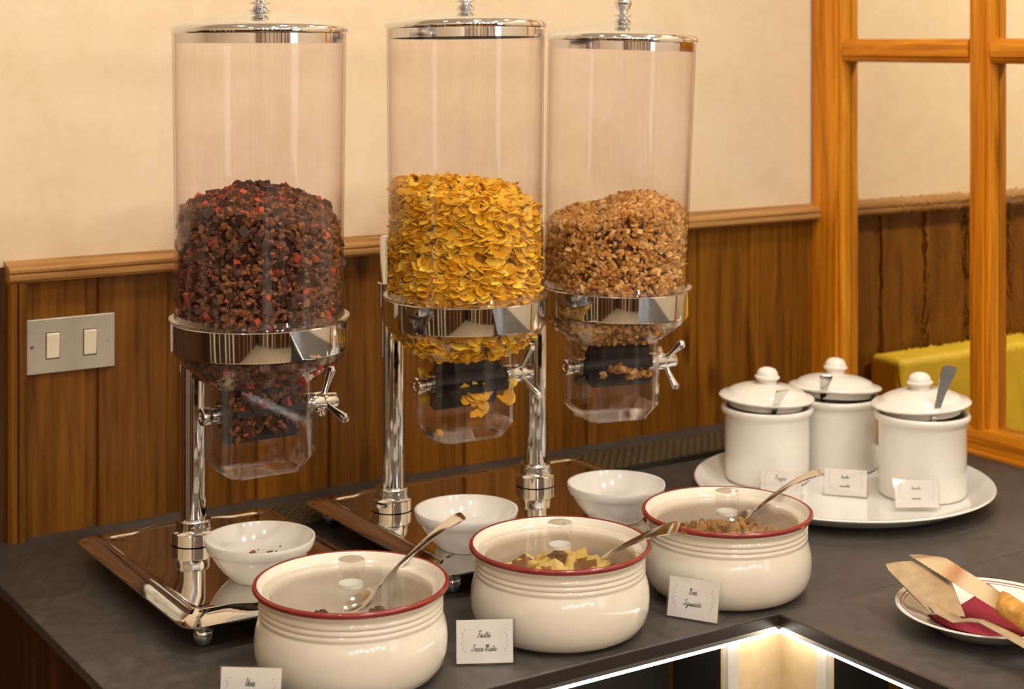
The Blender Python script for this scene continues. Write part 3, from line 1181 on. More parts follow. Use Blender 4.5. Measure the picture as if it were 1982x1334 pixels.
# 1: chocolate granola
choc_stops = ((0.0, srgb(66, 42, 30)), (0.35, srgb(112, 68, 40)), (0.72, srgb(156, 102, 60)), (0.80, srgb(160, 104, 60)), (0.86, srgb(166, 52, 36)), (1.0, srgb(212, 96, 56)))
M_CHOCS = cereal('chocolate_granola_mix', choc_stops, attr=True)
M_OAT = cereal('chocolate_oat', ((0.0, srgb(90, 54, 33)), (0.5, srgb(122, 76, 45)), (1.0, srgb(164, 108, 64))))
M_CHOC = cereal('dark_chocolate', ((0.0, srgb(56, 36, 28)), (1.0, srgb(78, 54, 42))), 0.45)
M_BERRY = cereal('dried_berry', ((0.0, srgb(150, 40, 28)), (0.5, srgb(188, 64, 38)), (1.0, srgb(208, 98, 56))))
oats = [lump(i, 1, 0.55, 1, 0.8, 0.6) for i in range(6)]
chocs = [lump(20 + i, 2, 0.12) for i in range(2)] + [cube_chip(i) for i in range(3)]
berries = [cube_chip(30 + i) for i in range(4)]
h1 = top_fn(((-0.088, -0.05, -0.02, 0.0, 0.03, 0.05, 0.07, 0.088), (0.430, 0.439, 0.446, 0.444, 0.438, 0.431, 0.420, 0.408)), 0.40)


def pick1(r):
    u = r.random()
    return 'berry' if u < 0.016 else 'choc' if u < 0.055 else 'oat'


r1 = np.random.default_rng(5)
box1 = []
for k in range(420):      # granola lying on the wheel inside the outlet box
    x, y = r1.uniform(-0.041, 0.041), r1.uniform(-0.028, 0.0)
    z = 0.192 + 0.042 * r1.random() + 0.012 * (y + 0.028) / 0.028 + 0.10 * x
    box1.append((np.array((x, y if r1.random() > .5 else -0.0265, z)), np.array((0, -1.0, 0.3)), False))
fill(W1, r1, h1, {'oat': oats, 'choc': chocs, 'berry': berries}, {'oat': M_OAT, 'choc': M_CHOC, 'berry': M_BERRY}, M_CHOCS, 6200, 1800, 0.246, 0.0028,
     {'oat': (0.0021, 0.0048), 'choc': (0.0038, 0.0060), 'berry': (0.0026, 0.0042)}, 0.5,
     {'oat': 'chocolate_granola_cluster', 'choc': 'chocolate_piece', 'berry': 'dried_strawberry_piece'},
     {'oat': 'dark brown chocolate granola cluster in the single dispenser', 'choc': 'dark chocolate piece among the granola in the single dispenser', 'berry': 'red dried strawberry piece in the chocolate granola'},
     {'oat': 'chocolate granola clusters', 'choc': 'chocolate pieces in the granola', 'berry': 'strawberry pieces in the granola'},
     {'oat': 'granola', 'choc': 'chocolate', 'berry': 'dried fruit'}, 'chocolate_granola', 'dark chocolate granola filling the single dispenser', pick1, core_inset=0.0085, extra_pts=box1)

# 2: corn flakes
fl_stops = ((0.0, srgb(196, 124, 8)), (0.05, srgb(230, 164, 18)), (0.5, srgb(244, 182, 28)), (1.0, srgb(254, 216, 80)))
M_FLAKE = cereal('corn_flake', ((0.0, srgb(230, 164, 18)), (0.5, srgb(244, 182, 28)), (1.0, srgb(254, 218, 84))), 0.6, scale=120)
M_FLAKES = cereal('corn_flake_mix', fl_stops, 0.6, attr=True, scale=120)
flakes = [flake(i) for i in range(10)]
h2 = top_fn(((-0.088, -0.05, 0.0, 0.05, 0.07, 0.088), (0.442, 0.441, 0.438, 0.432, 0.421, 0.404)), 0.32)
r2 = np.random.default_rng(9)
box2 = []
for x, y, z, n_ in ((-0.012, -0.0265, 0.204, 7), (0.0, -0.0275, 0.199, 7), (0.010, -0.027, 0.203, 6), (-0.006, -0.029, 0.186, 2), (0.0405, -0.026, 0.192, 2), (-0.036, -0.020, 0.166, 1), (-0.043, 0.010, 0.225, 8), (-0.0435, 0.018, 0.200, 2), (0.041, -0.024, 0.208, 1)):
    for k in range(n_):
        box2.append((np.array((x + r2.normal() * 0.005, y + r2.uniform(0, 0.003), z + r2.normal() * 0.0035)), np.array((0, -1.0, 0.6)), True))
fill(W2, r2, h2, {'flake': flakes}, {'flake': M_FLAKE}, M_FLAKES, 3400, 520, 0.247, 0.0035, {'flake': (0.0055, 0.0102)}, 0.38,
     {'flake': 'corn_flake'}, {'flake': 'golden corn flake in the middle dispenser'}, {'flake': 'corn flakes in the middle dispenser'}, {'flake': 'corn flake'},
     'corn_flakes', 'golden corn flakes filling the middle dispenser', lambda r: 'flake', flat=True, core_inset=0.013, extra_pts=box2)

# 3: pale granola
M_GRAN = cereal('granola', ((0.0, srgb(164, 106, 42)), (0.5, srgb(206, 146, 66)), (1.0, srgb(240, 196, 122))))
M_GRANS = cereal('granola_mix', ((0.0, srgb(104, 64, 26)), (0.1, srgb(158, 102, 40)), (0.5, srgb(206, 146, 66)), (1.0, srgb(240, 198, 124))), attr=True)
grans = [lump(40 + i, 1, 0.7, 1, 0.85, 0.7) for i in range(8)]
h3 = top_fn(((-0.088, -0.06, -0.02, 0.0, 0.035, 0.07, 0.088), (0.390, 0.400, 0.407, 0.416, 0.421, 0.413, 0.407)), 0.32)
r3 = np.random.default_rng(13)
box3 = []
for k in range(60):
    x = r3.uniform(-0.030, 0.040)
    box3.append((np.array((x, r3.uniform(-0.029, -0.018), 0.202 + 0.008 * r3.random() + (0.006 if -0.02 < x < 0.005 else 0))), np.array((0, -1.0, 0.3)), False))
for k in range(60):
    box3.append((np.array((-0.043 + r3.normal() * 0.001, r3.uniform(-0.01, 0.025), 0.222 + 0.022 * r3.random())), np.array((-1.0, 0, 0.3)), False))
fill(W3, r3, h3, {'cluster': grans}, {'cluster': M_GRAN}, M_GRANS, 5600, 1500, 0.247, 0.0028, {'cluster': (0.0024, 0.0050)}, 0.5,
     {'cluster': 'granola_cluster'}, {'cluster': 'pale golden brown granola cluster in the right dispenser'}, {'cluster': 'pale granola clusters'}, {'cluster': 'granola'},
     'pale_granola', 'golden brown granola filling the right dispenser', lambda r: 'cluster', core_inset=0.0085, extra_pts=box3)

# ------------------------------------------------------------------ small bowls on the trays
bowl_prof = [(0, 0.0025), (0.027, 0.0022), (0.0285, 0.0), (0.0310, 0.0002), (0.0325, 0.0025), (0.0400, 0.0095), (0.0475, 0.0195), (0.0520, 0.0275), (0.0532, 0.0302), (0.0540, 0.0308), (0.0562, 0.0318), (0.0578, 0.0360), (0.0588, 0.0405), (0.0584, 0.0424), (0.0566, 0.0422),
             (0.0545, 0.0370), (0.0485, 0.0265), (0.0390, 0.0140), (0.0270, 0.0075), (0.0120, 0.0058), (0, 0.0055)]
bowl_me = G().lathe(bowl_prof, 64).mesh('bowl', 50)
bowl_me.materials.append(M_WHITE)
for (bx, by), lb in (((0.719, 1.600), 'small white bowl with crumbs under the chocolate granola spout'),
                     ((0.958, 1.570), 'empty small white bowl under the corn flake spout'),
                     ((1.165, 1.565), 'empty small white bowl under the right granola spout')):
    obj('bowl', bowl_me, M_WHITE, None, (bx, by, 0.0327), label=lb, cat='bowl', group='small white bowls on the trays')
bowl_in = interp((0.0, 0.0120, 0.0270, 0.0390, 0.0485, 0.0545), (0.0055, 0.0058, 0.0075, 0.0140, 0.0265, 0.0370))
for k, (la, fr, s_) in enumerate(((-0.012, 0.0365, 0.0030), (-0.016, 0.0350, 0.0015), (0.004, 0.0368, 0.0022), (0.007, 0.0385, 0.0014), (0.012, 0.0375, 0.0013), (-0.008, 0.0395, 0.0011), (0.016, 0.0400, 0.0012))):
    dx, dy = la * CY_ + fr * SY_, -la * SY_ + fr * CY_
    o = obj('granola_crumb', piece_mesh('granola_crumb', oats[k % 6], M_OAT), M_OAT, None, (0.719 + dx, 1.600 + dy, 0.0327 + bowl_in(math.hypot(dx, dy)) + s_ * 0.5), label='dark granola crumb lying in the left small bowl', cat='crumb', group='granola crumbs in the bowl')
    o.scale = (s_, s_, s_)

# ------------------------------------------------------------------ glazed pots with clear lids
pot_out = [(0, 0.0015), (0.060, 0.0015), (0.067, 0.0), (0.074, 0.0012), (0.0830, 0.0065), (0.0888, 0.0150), (0.0914, 0.0250), (0.0920, 0.0360), (0.0910, 0.0460), (0.0888, 0.0540), (0.0872, 0.0580), (0.0866, 0.0595),
           (0.0876, 0.0610), (0.0878, 0.0630), (0.0864, 0.0648), (0.0876, 0.0664), (0.0878, 0.0684), (0.0862, 0.0702), (0.0876, 0.0718), (0.0880, 0.0738), (0.0866, 0.0755), (0.0868, 0.0775), (0.0888, 0.0810), (0.0912, 0.0830)]
pot_lip = [(0.0912, 0.0830), (0.0930, 0.0842), (0.0938, 0.0862), (0.0933, 0.0882), (0.0914, 0.0892), (0.0894, 0.0884)]
pot_in = [(0.0894, 0.0884), (0.0880, 0.0868), (0.0868, 0.0815), (0.0850, 0.0795), (0.0790, 0.0785), (0.0770, 0.0770), (0.0772, 0.0700), (0.0800, 0.0500), (0.0800, 0.0300), (0.0740, 0.0140), (0.0600, 0.0080), (0, 0.0070)]


def make_pot(x, y, notch_deg, label):
    p = thing('serving_pot', (x, y, 0), label, 'pot', group='cream glazed pots with red rims')
    body = obj('pot_body', G().lathe(pot_out, 96), M_CREAM, p, smooth=60)
    obj('pot_lip', G().lathe(pot_lip, 96), M_RED, p, smooth=60, label='dark red glazed lip')
    obj('pot_lining', G().lathe(pot_in, 96), M_CREAM, p, smooth=60)
    l = thing('clear_lid', (x, y, 0.0797), 'clear acrylic lid with cylinder knob on the ' + label.split(',')[0], 'lid', rot=(0, 0, math.radians(notch_deg)), group='clear lids of the pots')
    n = 96
    outl = []
    for k in range(n):
        a = 2 * PI * k / n
        d = min(a, 2 * PI - a)
        rr = 0.0846
        if d < 0.17:
            rr = 0.0846 - 0.017 * math.sqrt(max(0, 1 - (d / 0.17) ** 2))
        outl.append((rr * math.cos(a), rr * math.sin(a)))
    bevel(obj('lid_disc', G().prism(outl, 0, 0.0032, 'z'), M_LID, l, smooth=30), 0.0006, 1)
    kb = obj('lid_knob', G().lathe([(0, 0.0033), (0.0122, 0.0033), (0.0126, 0.0040), (0.0126, 0.0285), (0.0118, 0.0294), (0, 0.0294)], 40), M_KNOB, l)
    obj('refraction_band', G().lathe([(0, 0.0036), (0.0119, 0.0036), (0.0119, 0.0068), (0, 0.0068)], 40), M_WHITE, kb)  # white disc standing in for the bright refraction band at the knob's foot
    return p


P1, P2, P3 = (0.7162, 1.384), (0.9515, 1.3746), (1.1729, 1.3721)
make_pot(*P1, 20, 'cream pot with red rim nearest the left, speckled brown, nearly empty')
make_pot(*P2, -35, 'middle cream pot with red rim, holding dried fruit')
pot3 = make_pot(*P3, 5, 'right cream pot with chipped red rim, holding walnuts')
for ang, r0, z0, s in ((-160, 0.0920, 0.0856, 0.0062), (-72, 0.0932, 0.0856, 0.0042)):
    a = math.radians(ang)
    V, F = lump(70 + ang, 1, 0.25, 1.0, 1.25, 0.6)
    o = obj('rim_chip', piece_mesh('rim_chip', (V, F), M_CHIP), M_CHIP, pot3, (r0 * math.cos(a), r0 * math.sin(a), z0), label='bare brown clay chip')
    o.scale = (s * 0.35, s, s * 0.7)
    o.rotation_euler = (0, 0, a)

# contents
r4 = np.random.default_rng(21)
M_RAISIN = cereal('raisin', ((0.0, srgb(58, 36, 24)), (1.0, srgb(104, 70, 44))), 0.5)
M_FRUIT = cereal('dried_fruit', ((0.0, srgb(222, 180, 84)), (0.7, srgb(242, 212, 130)), (0.8, srgb(160, 104, 44)), (1.0, srgb(120, 76, 40))), 0.55, scale=120)
M_NUT = cereal('walnut', ((0.0, srgb(150, 104, 56)), (0.6, srgb(196, 150, 88)), (1.0, srgb(120, 78, 46))), 0.6)


def pieces(P, n, meshes, name, label, cat, group, mat, rmax, s0, s1, surf, thick):
    # a heap: most pieces lie in its top layer, some below
    for k in range(n):
        rr, a = rmax * math.sqrt(r4.random()), r4.uniform(0, 2 * PI)
        s = r4.uniform(s0, s1)
        o = bpy.data.objects.new(name, meshes[k % len(meshes)])
        x, y = rr * math.cos(a), rr * math.sin(a)
        top = surf(rr / rmax)
        z = max(0.009 + s, top - (r4.random() * thick if k % 4 else r4.random() * (top - 0.01)))
        o.location = (P[0] + x, P[1] + y, z)
        o.rotation_euler = tuple(r4.uniform(0, 2 * PI, 3))
        o.scale = (s, s, s)
        C.objects.link(o)
        tag(o, label, cat, group)


rm = [piece_mesh('raisin', lump(90 + i, 1, 0.4, 1.2, 0.8, 0.7), M_RAISIN) for i in range(3)]
pieces(P1, 70, rm, 'raisin', 'brown raisin at the bottom of the left pot', 'raisin', 'raisins in the left pot', M_RAISIN, 0.066, 0.0050, 0.0070, lambda q: 0.041, 0.010)
fm = [piece_mesh('dried_fruit_piece', vf, M_FRUIT) for vf in [lump(100 + i, 2, 0.35, 1.1, 0.9, 0.6) for i in range(4)] + [cube_chip(60 + i) for i in range(2)]]
pieces(P2, 130, fm, 'dried_fruit_piece', 'yellow brown dried fruit piece in the middle pot', 'dried fruit', 'dried fruit in the middle pot', M_FRUIT, 0.066, 0.0075, 0.0120, lambda q: 0.0665 - 0.020 * q * q, 0.010)
nm = [piece_mesh('walnut_piece', lump(120 + i, 2, 0.75, 1.1, 0.9, 0.6), M_NUT) for i in range(5)]
pieces(P3, 220, nm, 'walnut_piece', 'pale brown walnut piece in the right pot', 'walnut', 'walnuts in the right pot', M_NUT, 0.067, 0.0045, 0.0075, lambda q: 0.064 - 0.010 * q * q, 0.007)

# ------------------------------------------------------------------ spoons


def spoon_mesh(L, bowl_l=0.042, bowl_w=0.0135, end_w=0.0085, neck=0.0026):
    """bowl centred on the origin, handle along +x up to L, concave side up"""
    g = G()
    nu, nv = 18, 10
    top, bot = [], []
    for i in range(nu + 1):
        u = -1 + 2 * i / nu
        w = bowl_w * math.sqrt(max(0.0, 1 - u * u)) * (1 - 0.12 * u)
        if i == nu:
            w = neck
        w = max(w, 0.0009)
        row_t, row_b = [], []
        for j in range(nv + 1):
            v = -1 + 2 * j / nv
            dep = 0.0075 * max(0.0, (1 - u * u)) ** 0.8 * (1 - v * v)
            row_t.append((u * bowl_l / 2, v * w, -dep))
            row_b.append((u * bowl_l / 2, v * w, -dep - 0.0013))
        top.append(row_t)
        bot.append(row_b)
    loops = [t + b[::-1] for t, b in zip(top, bot)]
    x0 = bowl_l / 2
    for f, w, z, th in ((0.08, neck, 0.0006, 0.0022), (0.25, neck * 1.05, 0.0025, 0.0026), (0.45, 0.0036, 0.0042, 0.0024), (0.65, 0.0052, 0.0048, 0.0020), (0.82, end_w * 0.85, 0.0040, 0.0018), (0.94, end_w, 0.0018, 0.0017), (0.985, end_w * 0.93, 0.0004, 0.0016), (1.0, end_w * 0.72, -0.0002, 0.0012)):
        xx = x0 + (L - x0) * f
        row_t = [(xx, w * (-1 + 2 * j / nv), z + th * 0.5 * (1 - 0.3 * (-1 + 2 * j / nv) ** 2)) for j in range(nv + 1)]
        row_b = [(xx, w * (-1 + 2 * j / nv), z - th * 0.5) for j in range(nv + 1)]
        loops.append(row_t + row_b[::-1])
    return g.loft(loops).mesh('spoon', 50)


def place_spoon(p0, p1, L, label, roll=0.0, group='serving spoons in the pots', **kw):
    p0, p1 = Vector(p0), Vector(p1)
    d = (p1 - p0).normalized()
    side = Vector((0, 0, 1)).cross(d).normalized()
    up = d.cross(side)
    M = Matrix((d, side, up)).transposed().to_4x4() @ R('X', roll)
    M.translation = p0
    me = spoon_mesh(L, **kw)
    me.materials.append(M_SPOON)
    o = bpy.data.objects.new('spoon', me)
    o.matrix_world = M
    C.objects.link(o)
    tag(o, label, 'spoon', group)


place_spoon((0.7500, 1.4300, 0.050), (0.8497, 1.4050, 0.1215), 0.130, 'steel spoon leaning in the nearly empty left pot', 10)
place_spoon((0.9977, 1.3974, 0.050), (1.0280, 1.2780, 0.1153), 0.140, 'steel spoon leaning in the dried fruit pot', 35)
place_spoon((1.2200, 1.4095, 0.060), (1.2912, 1.3539, 0.1148), 0.108, 'steel spoon leaning in the walnut pot', 10)

# ------------------------------------------------------------------ round tray with three lidded jars
TC = (1.546, 1.574)
tray_prof = [(0, 0.002), (0.140, 0.002), (0.148, 0.0003), (0.155, 0.0008), (0.172, 0.0085), (0.187, 0.0165), (0.1945, 0.0195), (0.1965, 0.0215), (0.1950, 0.0232), (0.1900, 0.0225), (0.176, 0.0150), (0.158, 0.0095), (0.150, 0.0082), (0, 0.0078)]
obj('serving_tray', G().lathe(tray_prof, 112), M_WHITE, None, (TC[0], TC[1], 0), label='large round white tray carrying three lidded jars', cat='tray', smooth=50)
jar_prof = [(0, 0.001), (0.050, 0.001), (0.0525, 0.0), (0.0550, 0.0015), (0.0565, 0.0050), (0.0568, 0.0500), (0.0566, 0.0860), (0.0575, 0.0895), (0.0610, 0.0920), (0.0622, 0.0955), (0.0618, 0.0985), (0.0600, 0.1002), (0.0560, 0.0998), (0.0535, 0.0970), (0.0525, 0.0850), (0.0525, 0.0100), (0.048, 0.0050), (0, 0.0045)]
jl_prof = [(0.0480, -0.0080), (0.0505, -0.0080), (0.0510, 0.0000), (0.0525, 0.0010), (0.0610, 0.0012), (0.0638, 0.0022), (0.0648, 0.0042), (0.0635, 0.0062), (0.0580, 0.0080), (0.0530, 0.0090), (0.0508, 0.0122), (0.0480, 0.0140), (0.0380, 0.0178), (0.0250, 0.0206), (0.0140, 0.0218), (0.0125, 0.0228), (0.0120, 0.0255), (0.0150, 0.0280), (0.0172, 0.0305), (0.0168, 0.0322), (0.0150, 0.0330), (0.0146, 0.0350), (0.0135, 0.0385), (0.0105, 0.0420), (0.0055, 0.0440), (0, 0.0445)]
jar_me = G().lathe(jar_prof, 72).mesh('jar_body', 50)
jar_me.materials.append(M_JAR)
jl_me = G().lathe(jl_prof[:16], 72).mesh('jar_lid', 50)
jk_me = G().lathe(jl_prof[14:], 40).mesh('lid_knob', 50)
for m_ in (jl_me, jk_me):
    m_.materials.append(M_JAR)
J1, J2, J3 = (1.497, 1.668), (1.622, 1.665), (1.618, 1.501)
for (jx, jy), lb, hh, tilt, tdir in ((J1, 'white lidded jar at the left of the round tray', 0.100, 2.0, 60), (J2, 'white lidded jar at the back of the round tray, lid askew', 0.100, 4.5, 120), (J3, 'white lidded jar at the front right of the round tray', 0.108, 3.5, 235)):
    z0 = 0.0083
    j = thing('jar', (jx, jy, z0), lb, 'jar', group='white lidded jars')
    b = obj('jar_body', jar_me, M_JAR, j)
    b.scale = (1, 1, hh / 0.100)
    l = obj('jar_lid', jl_me, M_JAR, j, (0.545 * 0.005, 0.839 * 0.005, hh + 0.0068))
    ax = Vector((math.cos(math.radians(tdir)), math.sin(math.radians(tdir)), 0))
    l.rotation_euler = Matrix.Rotation(math.radians(tilt), 4, ax).to_euler()
    k = obj('lid_knob', jk_me, M_JAR, l)
# spoon handles sticking out of the jars; the bowls rest inside
def jar_spoon(a, b, low, label, end_w, roll=0):
    # from the bowl inside the jar, over the rim at a, to the handle end b
    a, b = Vector(a), Vector(b)
    d = (b - a).normalized()
    p0 = a - d * ((a.z - low) / max(d.z, 0.2))
    place_spoon(p0, b, (b - p0).length, label, roll, 'spoons in the jars', bowl_l=0.024, bowl_w=0.007, end_w=end_w)


jar_spoon((1.4700, 1.6225, 0.1085), (1.4610, 1.5960, 0.1460), 0.065, 'short spoon handle rising from the left jar', 0.0085)
jar_spoon((1.5780, 1.6440, 0.1100), (1.5550, 1.6140, 0.1515), 0.065, 'short spoon handle rising from the back jar', 0.0085)
jar_spoon((1.5914, 1.4560, 0.1150), (1.5980, 1.4343, 0.1900), 0.065, 'spoon handle standing tall from the front right jar', 0.0092, -50)

# ------------------------------------------------------------------ name cards
LET = {
    'U': (0.62, [[(0, .9), (.08, 1), (.14, .85), (.10, .3), (.2, .02), (.36, .1), (.48, 1), (.46, .25), (.56, 0)]]),
    'v': (0.42, [[(0, .42), (.08, .5), (.14, 0), (.22, .05), (.34, .5), (.42, .44)]]),
    'a': (0.46, [[(.32, .42), (.2, .5), (.05, .35), (.04, .1), (.14, 0), (.26, .12), (.34, .5), (.33, .1), (.46, .02)]]),
    'N': (0.66, [[(-.04, .75), (.02, .95), (.1, .98), (.12, .7), (.06, 0)], [(.1, .8), (.22, 1), (.32, .9), (.34, .2), (.4, 0), (.5, .12)]]),
    'o': (0.42, [[(.2, .5), (.05, .35), (.05, .1), (.16, 0), (.3, .12), (.32, .38), (.2, .5), (.42, .42)]]),
    'c': (0.38, [[(.32, .4), (.22, .5), (.06, .36), (.05, .1), (.18, 0), (.38, .14)]]),
    'i': (0.22, [[(.02, .5), (.04, .08), (.12, 0), (.22, .1)], [(.06, .68), (.08, .74)]]),
    'S': (0.62, [[(.52, .85), (.42, 1), (.26, .95), (.22, .72), (.36, .5), (.40, .22), (.22, 0), (.02, .08), (.02, .28), (.14, .3)]]),
    'g': (0.46, [[(.32, .42), (.2, .5), (.05, .35), (.05, .1), (.16, .02), (.3, .14), (.34, .5), (.30, -.2), (.16, -.42), (.02, -.3), (.2, -.1), (.46, .1)]]),
    'u': (0.46, [[(.02, .5), (.04, .1), (.14, 0), (.28, .12), (.34, .5), (.34, .08), (.46, .02)]]),
    's': (0.34, [[(0, .05), (.18, .5), (.24, .3), (.22, .05), (.08, 0)], [(.22, .05), (.34, .12)]]),
    't': (0.32, [[(.14, .85), (.1, .12), (.18, 0), (.32, .1)], [(0, .58), (.26, .6)]]),
    'e': (0.38, [[(.04, .2), (.28, .34), (.22, .5), (.06, .38), (.06, .08), (.2, 0), (.38, .14)]]),
    'F': (0.58, [[(.06, .85), (.2, 1), (.56, .98)], [(.32, .96), (.24, .3), (.12, 0), (.0, .06)], [(.12, .52), (.46, .54)]]),
    'r': (0.34, [[(0, .02), (.06, .5), (.18, .44), (.18, .08), (.26, 0), (.34, .08)]]),
    'M': (0.86, [[(-.04, .75), (.04, .95), (.12, .96), (.12, .6), (.06, 0)], [(.12, .75), (.24, 1), (.32, .85), (.3, .05)], [(.32, .75), (.44, 1), (.54, .85), (.54, .15), (.62, 0), (.72, .12)]]),
    'P': (0.6, [[(.2, .95), (.14, .4), (.06, 0)], [(.02, .78), (.2, 1), (.44, .95), (.46, .68), (.3, .48), (.16, .5)]]),
    'n': (0.46, [[(.02, .5), (.06, 0)], [(.05, .35), (.2, .5), (.3, .4), (.32, .06), (.46, .02)]]),
    ' ': (0.30, []),
    '~': (0.34, [[(0, .06), (.06, .44), (.14, .06), (.22, .42), (.30, .05), (.34, .2)]]),
    '^': (0.40, [[(0, .1), (.10, .95), (.18, .05), (.30, .6), (.40, .1)]]),
}


def lettering(lines, size):
    """ribbons on the xz plane, centred on x; lines: (text, z)"""
    g = G()
    for text, z0 in lines:
        w = sum(LET[c][0] for c in text)
        x = -w / 2
        for ch in text:
            adv, strokes = LET[ch]
            for st in strokes:
                pts = []
                for i in range(len(st) - 1):
                    for k in range(3):
                        t = k / 3
                        pts.append((st[i][0] + (st[i + 1][0] - st[i][0]) * t, st[i][1] + (st[i + 1][1] - st[i][1]) * t))
                pts.append(st[-1])
                for _ in range(2):
                    pts = [pts[0]] + [((pts[i - 1][0] + 2 * pts[i][0] + pts[i + 1][0]) / 4, (pts[i - 1][1] + 2 * pts[i][1] + pts[i + 1][1]) / 4) for i in range(1, len(pts) - 1)] + [pts[-1]]
                L = [((x + px) * 0.80 + 0.28 * py, py) for px, py in pts]
                for i in range(len(L) - 1):
                    a, b = Vector(L[i]), Vector(L[i + 1])
                    d = (b - a)
                    if d.length < 1e-5:
                        continue
                    d.normalize()
                    wd_ = 0.028 + 0.026 * abs(d.y)
                    n = Vector((-d.y, d.x)) * wd_
                    q = [a - n - d * 0.02, b - n + d * 0.02, b + n + d * 0.02, a + n - d * 0.02]
                    g.add([(p.x * size, 0, z0 + p.y * size) for p in q], [(0, 1, 2, 3)])
            x += adv
    return g


def sprig(flip):
    g = G()
    r = random.Random(3)
    for k in range(9):
        t = k / 8
        cx, cz = flip * (0.0195 + 0.0022 * math.sin(t * 3.0)), 0.0115 + 0.020 * t
        a = r.uniform(0.3, 1.3) * (1 if k % 2 else -1) + PI / 2
        d, n = Vector((math.cos(a), math.sin(a))), Vector((-math.sin(a), math.cos(a)))
        p = [(0, 0), (0.0010, 0.0006), (0.0022, 0), (0.0010, -0.0006)]
        g.add([(cx + d.x * u + n.x * v, 0, cz + d.y * u + n.y * v) for u, v in p], [(0, 1, 2, 3)])
    return g


def make_card(x, y, ang, z, lines, label, w=0.058, h=0.0425, lean=14, ink=M_INK, size=0.0068, sub='', skew=(0, 0)):
    root = thing('card_holder', (x, y, z), label, 'card holder', rot=(0, 0, math.radians(ang)), group='clear name card holders')
    L = math.radians(lean)
    Mp = R('X', -lean)          # leaning back (top towards +y)
    t = 0.0011
    hold = G()
    hold.box((-w / 2, 0, 0.0008), (w / 2, t, h), Mp)                       # back plate
    hold.box((-w / 2, -0.0022, 0.0012), (w / 2, -0.0022 + t, h * 0.985), Mp)  # front plate
    hold.box((-w / 2, -0.0022, 0.0003), (w / 2, t, 0.0014), Mp)
    hold.box((-w / 2, -0.0012, 0.0002), (w / 2, 0.026, 0.0013))           # foot
    obj('holder', hold, M_ACRYL, root, smooth=20)
    Mc = Mp @ T(skew[0], 0, skew[1])
    card = obj('card', G().box((-w / 2 + 0.0016, -0.0009, 0.0016), (w / 2 - 0.0016, -0.0003, h - 0.001), Mc), M_PAPER, root, smooth=20)
    g = G()
    src = lettering(lines, size)
    g.add(src.v, src.f, Mc @ T(-0.001, -0.00105, 0))
    obj('lettering', g, ink, card, smooth=0, label='green script lettering' if ink is M_INK else 'faint script lettering')
    g = G()
    for fl in (-1, 1):
        src = sprig(fl)
        g.add(src.v, src.f, Mc @ T(0, -0.00105, 0))
    obj('leaf_print', g, M_FAINT, card, smooth=0, label='pale grey leaf sprigs')
    return root


make_card(0.8350, 1.3310, -29, 0, [('Frutta', 0.0250), ('Secca Mista', 0.0125)], 'name card reading Frutta Secca Mista before the middle pot', skew=(-0.0015, 0.0004), size=0.0064)
make_card(1.0786, 1.3175, -59.6, 0, [('Noci', 0.0255), ('Sgusciate', 0.0140)], 'name card reading Noci Sgusciate before the right pot', size=0.0066)
make_card(0.5936, 1.3440, -37, 0, [('Uva', 0.0255)], 'name card reading Uva before the left pot', size=0.0075)
M_BLUR = plain('pale_green_ink', srgb(150, 160, 146), 0.6)
make_card(1.4430, 1.5820, -49, 0.0083, [('Prugne', 0.0240)], 'name card before the left jar on the round tray', ink=M_BLUR, w=0.055, h=0.036)
make_card(1.5225, 1.5456, -50, 0.0083, [('^~~^~', 0.0225), ('~~~~~^~', 0.0115)], 'name card before the back jar on the round tray', ink=M_BLUR, w=0.058, h=0.036)
make_card(1.5500, 1.4460, -33, 0.0125, [('^~~~^~', 0.0225), ('~~~~~~', 0.0105)], 'name card before the front right jar on the round tray', ink=M_FAINT, w=0.058, h=0.036)

# ------------------------------------------------------------------ plate with cake server and knife
PC = (1.322, 1.140)
pp = thing('plate', (PC[0], PC[1], 0), 'white plate with brown rim lines holding cake server and knife', 'plate')
plate_prof = [(0, 0.003), (0.048, 0.003), (0.052, 0.0003), (0.0560, 0.0008), (0.0640, 0.0070), (0.0800, 0.0145), (0.0895, 0.0190), (0.0912, 0.0203), (0.0905, 0.0215), (0.0880, 0.0212), (0.0790, 0.0168), (0.0640, 0.0110), (0.0560, 0.0078), (0.0500, 0.0066), (0, 0.0062)]
obj('plate_body', G().lathe(plate_prof, 96), M_WHITE, pp, smooth=50)
for r0, r1_, w in ((0.0845, 0.0858, 0), (0.0818, 0.0824, 0)):
    def zz(r):
        return float(np.interp(r, (0.0790, 0.0880), (0.0168, 0.0212))) + 0.00025
    obj('rim_line', G().lathe([(r0, zz(r0)), (r1_, zz(r1_)), (r1_, zz(r1_) - 0.001), (r0, zz(r0) - 0.001)], 96, closed=True), M_BROWNLINE, pp)
# folded napkin, draped to the plate's well
npk = G()


def plate_z(x, y):
    r = math.hypot(x - PC[0], y - PC[1])
    return float(np.interp(r, (0, 0.050, 0.064, 0.079, 0.088, 0.0905, 0.12), (0.0062, 0.0066, 0.0110, 0.0168, 0.0212, 0.0216, 0.0216)))


